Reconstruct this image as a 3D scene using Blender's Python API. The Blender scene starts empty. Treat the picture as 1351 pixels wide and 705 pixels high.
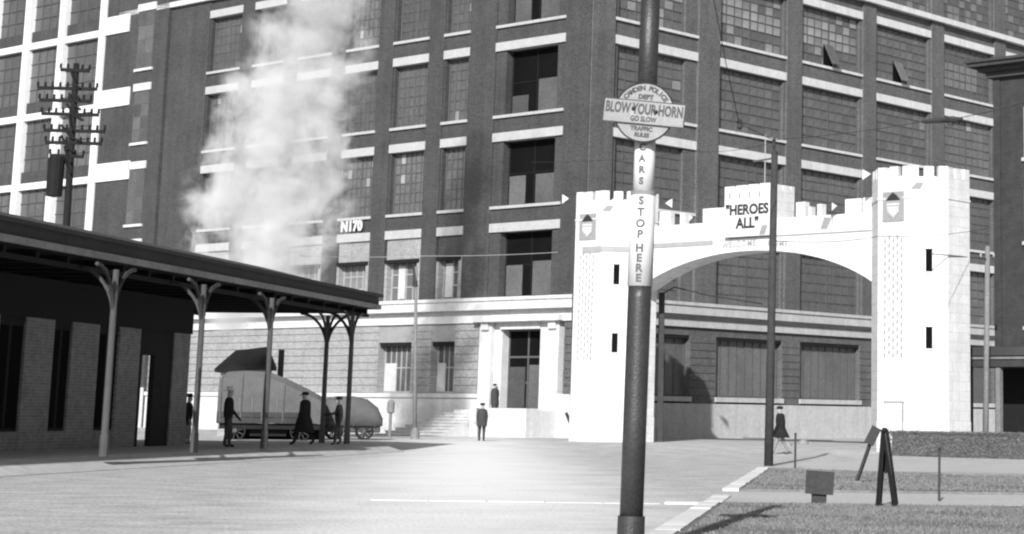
import bpy, bmesh, math, random
from mathutils import Vector, Matrix
random.seed(7)
R = math.radians
SC = bpy.context.scene
COL = SC.collection

# ------------------------------------------------------------------ camera, sky, sun, exposure
CAMH = 1.5
F, PX, PY = 2627.4, 1018.33, 79.8          # focal length and principal point, in photograph pixels
PITCH, ROLL = R(10.075), R(0.76)
_fw = Vector((0, math.cos(PITCH), math.sin(PITCH)))
_up = Vector((0, -math.sin(PITCH), math.cos(PITCH)))
_rt = Vector((1, 0, 0))
RT = _rt * math.cos(ROLL) + _up * math.sin(ROLL)
UP = _up * math.cos(ROLL) - _rt * math.sin(ROLL)
CAM = Vector((0, 0, CAMH))
cam = bpy.data.cameras.new('camera')
cam.sensor_width = 36.0
cam.lens = F / 1351 * 36
cam.shift_x = (675.5 - PX) / 1351
cam.shift_y = (PY - 352.5) / 1351
cam.clip_end = 2000
co = bpy.data.objects.new('camera', cam)
COL.objects.link(co)
co.matrix_world = Matrix((
    (RT.x, UP.x, -_fw.x, CAM.x), (RT.y, UP.y, -_fw.y, CAM.y), (RT.z, UP.z, -_fw.z, CAM.z), (0, 0, 0, 1)))
SC.camera = co

SUN_EL = R(28)
SUN_TO = Vector((-0.125, -0.992, 0)).normalized()
w = bpy.data.worlds.new('World'); SC.world = w; w.use_nodes = True
nt = w.node_tree; nt.nodes.clear()
sky = nt.nodes.new('ShaderNodeTexSky'); sky.sky_type = 'NISHITA'; sky.sun_disc = False
sky.sun_elevation = SUN_EL; sky.sun_rotation = math.atan2(SUN_TO.x, SUN_TO.y)
sky.dust_density = 2.0
bw = nt.nodes.new('ShaderNodeRGBToBW')        # the photograph is black and white
bg = nt.nodes.new('ShaderNodeBackground'); bg.inputs[1].default_value = 0.075
wo = nt.nodes.new('ShaderNodeOutputWorld')
nt.links.new(sky.outputs[0], bw.inputs[0]); nt.links.new(bw.outputs[0], bg.inputs[0]); nt.links.new(bg.outputs[0], wo.inputs[0])
sl = bpy.data.lights.new('sun', 'SUN'); sl.energy = 4.4; sl.angle = R(0.6); sl.color = (1, 1, 1)
so = bpy.data.objects.new('sun', sl); COL.objects.link(so)
sd = SUN_TO * math.cos(SUN_EL) + Vector((0, 0, math.sin(SUN_EL)))
so.rotation_euler = (-sd).to_track_quat('-Z', 'Y').to_euler()
so.location = (-20, -40, 60)
vs = SC.view_settings
vs.view_transform = 'Standard'; vs.look = 'None'; vs.gamma = 1.0; vs.exposure = 0.55; vs.use_curve_mapping = False
SC.cycles.volume_bounces = 3
SC.cycles.volume_step_rate = .6
SC.cycles.volume_max_steps = 160
SC.cycles.filter_width = 2.2                  # soft old lens

# ------------------------------------------------------------------ helpers
def ray(px, py):
    return (_fw * F + RT * (px - PX) - UP * (py - PY)).normalized()
def at(px, py, Y):                              # the point of the place seen at a pixel, Y metres ahead
    d = ray(px, py); return CAM + d * (Y / d.y)
def gnd(px, py, z=0.0):
    d = ray(px, py); return CAM + d * ((z - CAMH) / d.z)

class Fr:
    """a local frame: origin, x axis, y axis (outward), z up"""
    def __init__(s, o, ex, ey):
        s.o = Vector((o[0], o[1], o[2] if len(o) > 2 else 0)); s.ex = Vector((ex[0], ex[1], 0)); s.ey = Vector((ey[0], ey[1], 0))
    def P(s, x, y, z): return s.o + s.ex * x + s.ey * y + Vector((0, 0, z))
    def sx(s, px):                              # x on the plane y=0 seen at a pixel column (row 300)
        d = ray(px, 300); n = s.ey; t = (s.o - CAM).dot(n) / d.dot(n); return (CAM + d * t - s.o).dot(s.ex)
    def sxy(s, px, py, y=0.0):
        d = ray(px, py); n = s.ey; o = s.o + n * y; t = (o - CAM).dot(n) / d.dot(n); p = CAM + d * t
        return (p - s.o).dot(s.ex), p.z
W = Fr((0, 0, 0), (1, 0), (0, 1))

class MB:
    def __init__(s): s.v = []; s.f = []; s.m = []
    def add(s, vs_, fs, mi=0):
        b = len(s.v); s.v += [Vector(v) for v in vs_]; s.f += [[b + i for i in f] for f in fs]; s.m += [mi] * len(fs); return s
    def box(s, fr, x0, x1, y0, y1, z0, z1, mi=0):
        c = [fr.P(x, y, z) for z in (z0, z1) for (x, y) in ((x0, y0), (x1, y0), (x1, y1), (x0, y1))]
        return s.add(c, [(0, 1, 2, 3), (4, 5, 6, 7), (0, 1, 5, 4), (1, 2, 6, 5), (2, 3, 7, 6), (3, 0, 4, 7)], mi)
    def beam(s, a, b, w_, h_, up=Vector((0, 0, 1)), mi=0):
        a = Vector(a); b = Vector(b); d = (b - a).normalized(); sx = d.cross(up)
        if sx.length < 1e-4: sx = d.cross(Vector((0, 1, 0)))
        sx.normalize(); u = sx.cross(d)
        c = [p + sx * (i * w_ / 2) + u * (j * h_ / 2) for p in (a, b) for (i, j) in ((-1, -1), (1, -1), (1, 1), (-1, 1))]
        return s.add(c, [(0, 1, 2, 3), (4, 5, 6, 7), (0, 1, 5, 4), (1, 2, 6, 5), (2, 3, 7, 6), (3, 0, 4, 7)], mi)
    def tube(s, pts, rad, n=8, cap=True, mi=0):
        pts = [Vector(p) for p in pts]; k = len(pts)
        rad = rad if isinstance(rad, (list, tuple)) else [rad] * k
        vv = []; prev = None
        for i, p in enumerate(pts):
            d = (pts[min(i + 1, k - 1)] - pts[max(i - 1, 0)]).normalized()
            ref = prev if prev is not None else (Vector((0, 0, 1)) if abs(d.z) < .9 else Vector((1, 0, 0)))
            a = (ref - d * ref.dot(d)).normalized(); b = d.cross(a); prev = a
            for j in range(n):
                t = 2 * math.pi * j / n; vv.append(p + (a * math.cos(t) + b * math.sin(t)) * rad[i])
        ff = [(i * n + j, i * n + (j + 1) % n, (i + 1) * n + (j + 1) % n, (i + 1) * n + j) for i in range(k - 1) for j in range(n)]
        if cap: ff += [tuple(range(n)), tuple(range((k - 1) * n, k * n))]
        return s.add(vv, ff, mi)
    def prism(s, poly, z0, z1, mi=0):            # poly: world xy list
        n = len(poly); vv = [Vector((p[0], p[1], z)) for z in (z0, z1) for p in poly]
        return s.add(vv, [tuple(range(n)), tuple(range(n, 2 * n))] + [(i, (i + 1) % n, n + (i + 1) % n, n + i) for i in range(n)], mi)
    def plate(s, fr, poly, y0, y1, mi=0):        # poly in (x,z) of the frame, extruded y0..y1
        n = len(poly); vv = [fr.P(p[0], y, p[1]) for y in (y0, y1) for p in poly]
        return s.add(vv, [tuple(range(n)), tuple(range(n, 2 * n))] + [(i, (i + 1) % n, n + (i + 1) % n, n + i) for i in range(n)], mi)
    def lathe(s, c, prof, n=16, axis=None, mi=0):  # prof (r,h) about axis through c
        c = Vector(c); ax = Vector(axis).normalized() if axis else Vector((0, 0, 1))
        a = ax.orthogonal().normalized(); b = ax.cross(a); vv = []
        for r, h in prof:
            for j in range(n):
                t = 2 * math.pi * j / n; vv.append(c + ax * h + (a * math.cos(t) + b * math.sin(t)) * r)
        k = len(prof)
        ff = [(i * n + j, i * n + (j + 1) % n, (i + 1) * n + (j + 1) % n, (i + 1) * n + j) for i in range(k - 1) for j in range(n)]
        ff += [tuple(range(n)), tuple(range((k - 1) * n, k * n))]
        return s.add(vv, ff, mi)
    def build(s, name, mat, parent=None, smooth=False, label=None, kind=None, base=None, recalc=True, bevel=0):
        o0 = Vector((0, 0, 0)); p = parent
        while p is not None: o0 = o0 + p.location; p = p.parent
        if parent is None and base is not None: o0 = Vector(base)
        me = bpy.data.meshes.new(name)
        me.from_pydata([v - o0 for v in s.v], [], s.f)
        mats = mat if isinstance(mat, (list, tuple)) else [mat]
        for m in mats: me.materials.append(m)
        if len(mats) > 1: me.polygons.foreach_set('material_index', s.m)
        if recalc:
            bm = bmesh.new(); bm.from_mesh(me); bmesh.ops.recalc_face_normals(bm, faces=bm.faces[:]); bm.to_mesh(me); bm.free()
        if smooth: me.polygons.foreach_set('use_smooth', [True] * len(me.polygons))
        o = bpy.data.objects.new(name, me); COL.objects.link(o)
        if parent is not None: o.parent = parent
        elif base is not None: o.location = o0
        if label: o['label'] = label
        if kind: o['kind'] = kind
        if bevel:
            b = o.modifiers.new('bevel', 'BEVEL'); b.width = bevel; b.segments = 2; b.limit_method = 'ANGLE'
        return o

def thing(name, label, cat, loc, group=None):
    o = bpy.data.objects.new(name, None); COL.objects.link(o); o.location = loc; o.empty_display_size = .3
    o['label'] = label; o['category'] = cat
    if group: o['group'] = group
    return o
def tag(o, label, cat, group=None):
    o['label'] = label; o['category'] = cat
    if group: o['group'] = group
    return o

def text_data(txt, size, extrude=.004, bold=0.0, align='CENTER', space=1.0):
    c = bpy.data.curves.new('t', 'FONT'); c.body = txt; c.size = size; c.extrude = extrude; c.offset = bold
    c.align_x = align; c.align_y = 'CENTER'; c.space_character = space; c.resolution_u = 3
    o = bpy.data.objects.new('t', c); COL.objects.link(o)
    dg = bpy.context.evaluated_depsgraph_get(); dg.update()
    me = bpy.data.meshes.new_from_object(o.evaluated_get(dg))
    r = ([v.co.copy() for v in me.vertices], [tuple(p.vertices) for p in me.polygons])
    bpy.data.objects.remove(o); bpy.data.curves.remove(c); bpy.data.meshes.remove(me)
    return r

# ------------------------------------------------------------------ materials (all grey: a black and white print)
def mat(name, v, rough=.85, spread=.18, scale=1.5, fine=.12, fscale=30, bump=.0, bscale=12, brick=None, spec=.3, streak=0, rnd=0):
    m = bpy.data.materials.new(name); m.use_nodes = True
    t = m.node_tree; N = t.nodes; Lk = t.links; b = N['Principled BSDF']
    b.inputs['Roughness'].default_value = rough
    b.inputs['Specular IOR Level'].default_value = spec
    tc = N.new('ShaderNodeTexCoord')
    n1 = N.new('ShaderNodeTexNoise'); n1.inputs['Scale'].default_value = scale; n1.inputs['Detail'].default_value = 6; n1.inputs['Roughness'].default_value = .65
    n2 = N.new('ShaderNodeTexNoise'); n2.inputs['Scale'].default_value = fscale; n2.inputs['Detail'].default_value = 3
    Lk.new(tc.outputs['Object'], n1.inputs['Vector']); Lk.new(tc.outputs['Object'], n2.inputs['Vector'])
    def mth(op, a, bb):
        x = N.new('ShaderNodeMath'); x.operation = op
        for i, q in enumerate((a, bb)):
            if isinstance(q, (int, float)): x.inputs[i].default_value = q
            else: Lk.new(q, x.inputs[i])
        return x.outputs[0]
    a = mth('MULTIPLY_ADD', n1.outputs['Fac'], spread * 4); N[-1].inputs[2].default_value = 1 - spread * 2
    f = mth('MULTIPLY_ADD', n2.outputs['Fac'], fine * 4); N[-1].inputs[2].default_value = 1 - fine * 2
    k = mth('MULTIPLY', a, f)
    if streak:                                   # rain streaks: noise stretched downwards
        mp = N.new('ShaderNodeMapping'); mp.inputs['Scale'].default_value = (2.5, 2.5, .12); Lk.new(tc.outputs['Object'], mp.inputs['Vector'])
        n3 = N.new('ShaderNodeTexNoise'); n3.inputs['Scale'].default_value = 1.0; n3.inputs['Detail'].default_value = 4; Lk.new(mp.outputs[0], n3.inputs['Vector'])
        q = mth('MULTIPLY_ADD', n3.outputs['Fac'], streak * 4); N[-1].inputs[2].default_value = 1 - streak * 2
        k = mth('MULTIPLY', k, q)
    if rnd:
        oi = N.new('ShaderNodeObjectInfo')
        q = mth('MULTIPLY_ADD', oi.outputs['Random'], rnd * 2); N[-1].inputs[2].default_value = 1 - rnd
        k = mth('MULTIPLY', k, q)
    if brick:                                    # brick=(ang, mortar factor): courses on vertical walls of any heading
        ang, mf, bw_, bh_ = (tuple(brick) + (.24, .085))[:4]
        sp = N.new('ShaderNodeSeparateXYZ'); Lk.new(tc.outputs['Object'], sp.inputs[0])
        u = mth('ADD', mth('MULTIPLY', sp.outputs[0], math.cos(ang)), mth('MULTIPLY', sp.outputs[1], math.sin(ang)))
        cb = N.new('ShaderNodeCombineXYZ'); Lk.new(u, cb.inputs[0]); Lk.new(sp.outputs[2], cb.inputs[1])
        br = N.new('ShaderNodeTexBrick'); Lk.new(cb.outputs[0], br.inputs['Vector'])
        br.inputs['Color1'].default_value = (1.12,) * 3 + (1,); br.inputs['Color2'].default_value = (.86,) * 3 + (1,); br.inputs['Mortar'].default_value = (mf,) * 3 + (1,)
        br.inputs['Scale'].default_value = 1.0; br.inputs['Brick Width'].default_value = bw_; br.inputs['Row Height'].default_value = bh_; br.inputs['Mortar Size'].default_value = .008 if bw_ < .5 else .022
        if bw_ > .5: br.inputs['Color1'].default_value = (1.03,) * 3 + (1,); br.inputs['Color2'].default_value = (.95,) * 3 + (1,)
        k = mth('MULTIPLY', k, br.outputs['Color'])
    k = mth('MULTIPLY', k, v)
    k = mth('MINIMUM', k, .9)
    cc = N.new('ShaderNodeCombineColor')
    for i in range(3): Lk.new(k, cc.inputs[i])
    Lk.new(cc.outputs[0], b.inputs['Base Color'])
    if bump:
        n4 = N.new('ShaderNodeTexNoise'); n4.inputs['Scale'].default_value = bscale; n4.inputs['Detail'].default_value = 5
        Lk.new(tc.outputs['Object'], n4.inputs['Vector'])
        bp = N.new('ShaderNodeBump'); bp.inputs['Strength'].default_value = bump; bp.inputs['Distance'].default_value = .05
        Lk.new(n4.outputs['Fac'], bp.inputs['Height']); Lk.new(bp.outputs[0], b.inputs['Normal'])
    return m

THB = R(39.0)
M = {}
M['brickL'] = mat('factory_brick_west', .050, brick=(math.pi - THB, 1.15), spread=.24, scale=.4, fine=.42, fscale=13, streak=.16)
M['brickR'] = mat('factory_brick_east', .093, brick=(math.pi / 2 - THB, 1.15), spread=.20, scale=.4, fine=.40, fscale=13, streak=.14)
M['hazebrick'] = mat('haze_pale_brick', .25, brick=(math.pi - THB, 1.2), spread=.14, scale=.6, fine=.22, fscale=9, streak=.08)  # haze over the left ground storey painted in as paler brick
M['lintel'] = mat('lintel_stone', .37, spread=.09, scale=1.2, fine=.12, fscale=9, streak=.06)
M['lintel2'] = mat('grey_lintel_stone', .25, spread=.1, scale=1.2, fine=.15, fscale=9)  # greyer stone for the ground-floor lintels
M['ink'] = mat('sign_ink', .11, spread=.25, scale=25)
M['brickD'] = mat('dark_house_brick', .033, brick=(math.pi - THB, 1.5), spread=.14, scale=.5, fine=.2, fscale=2.5, streak=.12)
M['stone'] = mat('white_stone', .52, spread=.09, scale=1.2, fine=.10, fscale=6, streak=.08)
M['stoneR'] = mat('base_granite', .40, spread=.10, scale=1.0, fine=.12, fscale=5, streak=.10)
M['granite'] = mat('pale_granite', .50, spread=.09, scale=1.0, fine=.10, fscale=5, streak=.06)
M['white'] = mat('whitewashed_plaster', .60, spread=.10, scale=1.0, fine=.10, fscale=10, streak=.10, bump=.25, bscale=6, brick=(math.pi - THB + .9, .87, .8, .38))
M['whitepaint'] = mat('white_enamel', .58, rough=.5, spread=.08, scale=6, fine=.06, fscale=40)
M['signface'] = mat('weathered_sign_enamel', .225, rough=.5, spread=.16, scale=5, fine=.12, fscale=40, streak=.12)
M['greymark'] = mat('grey_paint', .30, spread=.12, scale=3, fine=.1)
M['palemark'] = mat('pale_grey_paint', .25, spread=.08, scale=3, fine=.06)
M['darkmark'] = mat('black_paint', .025, spread=.2)
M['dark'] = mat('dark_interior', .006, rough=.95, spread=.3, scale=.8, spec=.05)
M['glass'] = mat('dusty_glass', .088, rough=.35, spread=.25, scale=.6, fine=.28, fscale=9, spec=.5, rnd=.32)
M['glassR'] = mat('dusty_sash_glass', .108, rough=.35, spread=.22, scale=.5, fine=.25, fscale=8, spec=.5, rnd=.18)
M['glassB'] = mat('pale_pane_glass', .22, rough=.4, spread=.15, scale=.8, fine=.15, fscale=4, spec=.5, rnd=.3)  # paler glass for some of the panes
M['sash'] = mat('steel_sash_paint', .082, spread=.15, scale=2)
M['frame'] = mat('window_frame_paint', .30, spread=.15, scale=2)
M['blind'] = mat('window_blind', .45, spread=.2, scale=1.5)
M['ground'] = mat('dusty_street', .44, rough=.95, spread=.17, scale=.9, fine=.36, fscale=14, bump=.8, bscale=14, spec=.1)
M['path'] = mat('gravel_path', .42, rough=.95, spread=.10, scale=.25, fine=.16, fscale=9, bump=.4, bscale=20, spec=.1)
M['kerb'] = mat('white_kerbstone', .60, spread=.16, scale=1.0, fine=.08, fscale=12)
M['lawn'] = mat('worn_turf', .17, rough=1, spread=.2, scale=.5, fine=.25, fscale=6, bump=.6, bscale=25, spec=.05)
M['grass'] = mat('dry_grass', .18, rough=.9, spread=.22, scale=.9, fine=.1, fscale=8, spec=.1)
M['hedge'] = mat('hedge_leaves', .135, rough=.8, spread=.3, scale=1.2, fine=.3, fscale=9, spec=.2)
M['iron'] = mat('black_iron', .028, rough=.6, spread=.3, scale=3, fine=.2, fscale=25, bump=.2, bscale=30, spec=.4)
M['ironpole'] = mat('painted_iron_pole', .030, rough=.45, spread=.25, scale=4, fine=.3, fscale=35, bump=.15, bscale=40, spec=.5, streak=.15)
M['wood'] = mat('weathered_timber', .040, spread=.25, scale=2.5, fine=.2, fscale=14, streak=.15)
M['woodgrey'] = mat('grey_timber_post', .17, spread=.2, scale=2, fine=.2, fscale=10, streak=.12)
M['woodblack'] = mat('tarred_wood', .008, spread=.3, scale=3)
M['post'] = mat('canopy_post_paint', .065, spread=.2, scale=2, streak=.1)
M['roof'] = mat('canopy_fascia', .045, spread=.2, scale=.8, fine=.15, streak=.1)
M['gutter'] = mat('canopy_gutter', .21, spread=.25, scale=1.2, fine=.2, fscale=8)
M['soffit'] = mat('black_soffit', .006, spread=.3, scale=1)  # near-black, used for the canopy underside and the hut roof
M['stnbrick'] = mat('station_brick', .18, brick=(R(80), 1.4), spread=.2, scale=.8, fine=.2, fscale=4)
M['platform'] = mat('platform_paving', .42, rough=.95, spread=.12, scale=.4, fine=.15, fscale=3, spec=.1)
M['tarp'] = mat('grey_canvas', .095, spread=.14, scale=.8, fine=.12, fscale=8, bump=.5, bscale=3)
M['car'] = mat('dusty_car_body', .05, rough=.5, spread=.2, scale=2, spec=.4)
M['rubber'] = mat('tyre_rubber', .015, spread=.2)
M['cloth'] = mat('dark_wool', .020, spread=.3, scale=4, rough=.95, spec=.05)
M['clothgrey'] = mat('grey_wool', .05, spread=.25, scale=4, rough=.95, spec=.05)
M['clothpale'] = mat('pale_trousers', .20, spread=.15, scale=4)
M['skin'] = mat('skin', .30, spread=.08, scale=8, rough=.6)
M['straw'] = mat('straw_hat', .55, spread=.1, scale=10)
M['wire'] = mat('overhead_wire', .03, spread=.1)
M['palewire'] = mat('pale_wire', .30, spread=.1)
M['conc'] = mat('white_concrete_frame', .62, spread=.08, scale=.8, fine=.06, fscale=5, streak=.06)
M['rock'] = mat('whitewashed_rock', .24, spread=.12, scale=3, bump=.4, bscale=8)

# ------------------------------------------------------------------ the ground
def gz(x, y):
    t = min(max((y - 72) / 14.0, 0), 1); return .2 * t * t * (3 - 2 * t)
def sheet(name, poly, z, m, nx=1, kind='structure'): ...
mb = MB()
ys = [-60, 0, 15, 30, 45, 60, 68] + [72 + i for i in range(15)] + [90, 100, 120, 160, 240, 400, 900]
xs = [-900, -300, -100, -60, -40, -30, -20, -10, 0, 10, 20, 30, 40, 60, 100, 300, 900]
vv = [(x, y, gz(x, y)) for y in ys for x in xs]
ff = [(j * len(xs) + i, j * len(xs) + i + 1, (j + 1) * len(xs) + i + 1, (j + 1) * len(xs) + i) for j in range(len(ys) - 1) for i in range(len(xs) - 1)]
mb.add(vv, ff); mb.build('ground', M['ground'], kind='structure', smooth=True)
def street_glare(m):                                   # glare painted into the street colour with ragged edges before the door, plus ruts
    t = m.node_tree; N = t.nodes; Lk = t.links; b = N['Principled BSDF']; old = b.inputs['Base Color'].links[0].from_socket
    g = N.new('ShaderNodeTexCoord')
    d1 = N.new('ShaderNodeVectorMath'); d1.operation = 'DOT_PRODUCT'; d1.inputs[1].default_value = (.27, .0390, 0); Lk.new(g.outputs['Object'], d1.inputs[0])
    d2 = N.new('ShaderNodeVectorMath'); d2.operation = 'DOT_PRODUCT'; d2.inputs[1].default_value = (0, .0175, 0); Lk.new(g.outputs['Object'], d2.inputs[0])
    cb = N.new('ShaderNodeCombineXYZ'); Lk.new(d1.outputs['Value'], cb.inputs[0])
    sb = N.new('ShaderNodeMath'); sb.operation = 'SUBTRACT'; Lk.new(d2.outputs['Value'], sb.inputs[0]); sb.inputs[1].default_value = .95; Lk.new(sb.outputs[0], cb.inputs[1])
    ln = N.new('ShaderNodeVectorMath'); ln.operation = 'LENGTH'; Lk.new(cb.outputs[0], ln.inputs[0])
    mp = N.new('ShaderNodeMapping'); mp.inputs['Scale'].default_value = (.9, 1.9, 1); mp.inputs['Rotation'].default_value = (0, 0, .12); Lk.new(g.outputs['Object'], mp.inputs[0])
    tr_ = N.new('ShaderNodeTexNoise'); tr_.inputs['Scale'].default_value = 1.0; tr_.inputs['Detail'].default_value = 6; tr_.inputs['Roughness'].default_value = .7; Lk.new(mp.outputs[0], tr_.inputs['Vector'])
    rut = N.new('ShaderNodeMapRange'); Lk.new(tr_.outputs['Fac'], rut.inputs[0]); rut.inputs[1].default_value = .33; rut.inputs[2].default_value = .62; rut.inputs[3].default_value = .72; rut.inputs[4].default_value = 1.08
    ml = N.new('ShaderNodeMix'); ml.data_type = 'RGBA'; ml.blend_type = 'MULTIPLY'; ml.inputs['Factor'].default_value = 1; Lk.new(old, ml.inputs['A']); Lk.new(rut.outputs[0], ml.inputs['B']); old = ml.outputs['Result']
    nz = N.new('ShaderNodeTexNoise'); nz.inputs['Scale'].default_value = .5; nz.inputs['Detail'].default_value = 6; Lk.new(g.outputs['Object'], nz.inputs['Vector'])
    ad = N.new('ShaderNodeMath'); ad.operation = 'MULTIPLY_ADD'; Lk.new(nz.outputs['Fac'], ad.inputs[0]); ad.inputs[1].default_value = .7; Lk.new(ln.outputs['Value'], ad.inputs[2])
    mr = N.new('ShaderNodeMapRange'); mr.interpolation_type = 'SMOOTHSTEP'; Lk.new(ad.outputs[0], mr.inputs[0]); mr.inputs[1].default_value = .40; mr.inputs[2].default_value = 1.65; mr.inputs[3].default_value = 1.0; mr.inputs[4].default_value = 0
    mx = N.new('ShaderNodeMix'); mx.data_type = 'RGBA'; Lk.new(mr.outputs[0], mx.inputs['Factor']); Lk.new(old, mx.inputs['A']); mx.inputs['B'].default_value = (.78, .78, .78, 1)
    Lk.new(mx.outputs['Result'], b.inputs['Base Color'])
street_glare(M['ground'])

def flat(name, poly, z, m, thick=.0):
    b = MB()
    if thick: b.prism(poly, z - thick, z)
    else: b.add([(p[0], p[1], z) for p in poly], [tuple(range(len(poly)))])
    return b.build(name, m, kind='structure')
def gp(px, py, z=0.0): p = gnd(px, py, z); return (p.x, p.y)

# platform under the shelter
CD = Vector((0.1, 1, 0)).normalized()          # the shelter runs along this
CN = Vector((CD.y, -CD.x, 0))                  # towards the street
FC = Fr((-21.2, 0, 0), CD, CN)                 # x = metres along, y = offset from the eave line
pp = MB(); pe = [(-8.8, .0), (-8.8, .30), (.05, .30), (1.0, .012), (1.0, -.1), (-8.8, -.1)]
pp.plate(Fr(FC.P(0, 0, 0), FC.ey, FC.ex), [pe[1], pe[2], pe[3], pe[4], pe[5]], 20, 73.0)
pp.build('platform', M['platform'], kind='structure')

# lawns, cross path and white kerbstones of the little park
KL = [Vector(gp(862, 700)), Vector(gp(1003, 615))]
kd = (KL[1] - KL[0]).normalized(); kn = Vector((kd.y, -kd.x))
def kpt(t, off): y0 = t; s = (y0 - KL[0].y) / kd.y; p = KL[0] + kd * s + kn * off; return (p.x, p.y)
lawnA = [kpt(8, .42), kpt(33.95, .42), (16, 33.95), (16, 8)]
flat('lawn', lawnA, .05, M['lawn'], .045)
lawnB = [kpt(40.0, .42), kpt(55.5, .42), (5.2, 51.5), (22, 50), (22, 40)]
flat('lawn', lawnB, .05, M['lawn'], .045)
flat('path', [kpt(34.45, -.1), kpt(39.9, -.1), (22, 39.9), (22, 34.45)], .006, M['path'])
flat('path', [kpt(55.9, 0), (1.5, 66), (26, 66), (26, 50.4)], .008, M['path'])
def kerb(poly_a, poly_b, wdt, h, n):
    a = Vector(poly_a); b = Vector(poly_b); d = (b - a); L = d.length; d.normalize(); q = Vector((-d.y, d.x))
    root = None
    for i in range(n):
        t0 = L * i / n + .012; t1 = L * (i + 1) / n - .012; hh = h + random.uniform(-.006, .006); sh = random.uniform(-.01, .01)
        p = [a + d * t0 + q * sh, a + d * t1 + q * sh, a + d * t1 + q * (wdt + sh), a + d * t0 + q * (wdt + sh)]
        o = MB().prism(p, -.05, hh).build('kerbstone', M['kerb'], kind='structure' if root is None else None, parent=root)
        if root is None: o.name = 'kerb'; root = o
kerb((-6.6, 34.0), (-1.75, 34.0), .30, .012, 5)
kerb((-1.7, 34.0), (20, 34.0), .34, .04, 18)
kerb(kpt(24.5, .4), kpt(33.9, .4), .32, .055, 8)
kerb(kpt(34.6, .4), kpt(37.4, .4), .32, .03, 3)
kerb(kpt(40.0, .4), kpt(56.5, .4), .32, .055, 12)

def grass(poly, n, hmin, hmax, name, label):
    b = MB(); xs_ = [p[0] for p in poly]; ys_ = [p[1] for p in poly]; vv = []; ff = []
    def inside(x, y):
        c = False; j = len(poly) - 1
        for i in range(len(poly)):
            xi, yi = poly[i]; xj, yj = poly[j]
            if (yi > y) != (yj > y) and x < (xj - xi) * (y - yi) / (yj - yi) + xi: c = not c
            j = i
        return c
    k = 0
    while k < n:
        x = random.uniform(min(xs_), max(xs_)); y = random.uniform(min(ys_), max(ys_))
        if not inside(x, y): continue
        if math.sin(x * 1.3 + 2 * math.sin(y * .7)) + math.sin(y * 1.9 + x) < random.uniform(-2.2, .9): k += 1; continue
        a = random.uniform(0, 6.28); h = random.uniform(hmin, hmax); wd = h * .35; i0 = len(vv)
        vv += [(x - wd * math.cos(a), y - wd * math.sin(a), .045), (x + wd * math.cos(a), y + wd * math.sin(a), .045), (x + random.uniform(-.6, .6) * h, y + random.uniform(-.6, .6) * h, .045 + h)]
        ff.append((i0, i0 + 1, i0 + 2)); k += 1
    b.add(vv, ff); o = b.build(name, M['grass'], kind='stuff', recalc=False); tag(o, label, 'grass')
grass([kpt(22, .5), kpt(33.8, .5), (6.5, 33.8), (5.0, 22)], 80000, .015, .04, 'grass', 'short dry grass growing on the front lawn before the white kerb')
grass([kpt(40.1, .5), kpt(55.3, .5), (5.2, 51.3), (8.5, 50.8), (7.5, 40.1)], 40000, .02, .055, 'grass', 'short dry grass growing on the farther lawn beyond the cross path')

# ------------------------------------------------------------------ the big factory
CO = (-9.268, 100.0, 0)
cT, sT = math.cos(THB), math.sin(THB)
FL = Fr(CO, (-cT, sT), (-sT, -cT))             # left front: x runs away to the left, y outward
FR = Fr(CO, (sT, cT), (cT, -sT))               # right front: x runs away to the right
GB = .2                                        # ground level at the building
bld = thing('factory_building', 'huge dark brick factory with white stone lintels and many sash windows behind the arch', 'factory', (CO[0], CO[1], GB))

ZS = {'Y': (30.35, 26.55), 'Z': (25.52, 21.69), 'A': (20.76, 16.83), 'B': (15.90, 12.02), 'C': (11.12, 7.26)}   # lintel top, sill top
LH, SH = .46, .15
TOPZ = 33.0
baysL = [(1.72, 6.93), (8.94, 11.02), (12.24, 15.22), (16.48, 19.32), (20.62, 23.7), (25.05, 28.07), (29.29, 32.59)]
baysR = [(1.68, 8.28), (10.04, 16.0), (17.36, 23.33), (24.66, 30.63), (32.0, 37.97), (39.3, 45.27), (46.6, 52.6)]
DEP = .55
def facade(fr, bays, end, mw, pier_out):
    edges = [0] + [e for b in bays for e in b] + [end]
    for i in range(0, len(edges), 2):            # piers
        x0, x1 = edges[i], edges[i + 1]
        if i == 0: x0 = (0 if fr is FL else .0)
        MB().box(fr, x0 + (0 if i else (-pier_out if fr is FL else .0)), x1, -DEP - .3, pier_out, 7.27, TOPZ).build('brick_pier', mw, bld)
    zz = sorted(ZS.values(), reverse=True)
    for (x0, x1) in bays:
        prev = TOPZ
        for (lt, st) in zz:
            MB().box(fr, x0, x1, -DEP - .3, 0, lt, prev).build('spandrel', mw, bld)
            prev = st - SH
    return
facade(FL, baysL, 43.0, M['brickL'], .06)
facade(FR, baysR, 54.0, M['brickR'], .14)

def lintel_sill(fr, x0, x1, lt, st, ms):
    MB().box(fr, x0 + .004, x1 - .004, -DEP, .09 + random.uniform(-.01, .01), lt - LH, lt).build('lintel', ms, bld)
    MB().box(fr, x0 + .004, x1 - .004, -DEP, .12 + random.uniform(-.01, .01), st - SH, st).build('sill', ms, bld)

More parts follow.
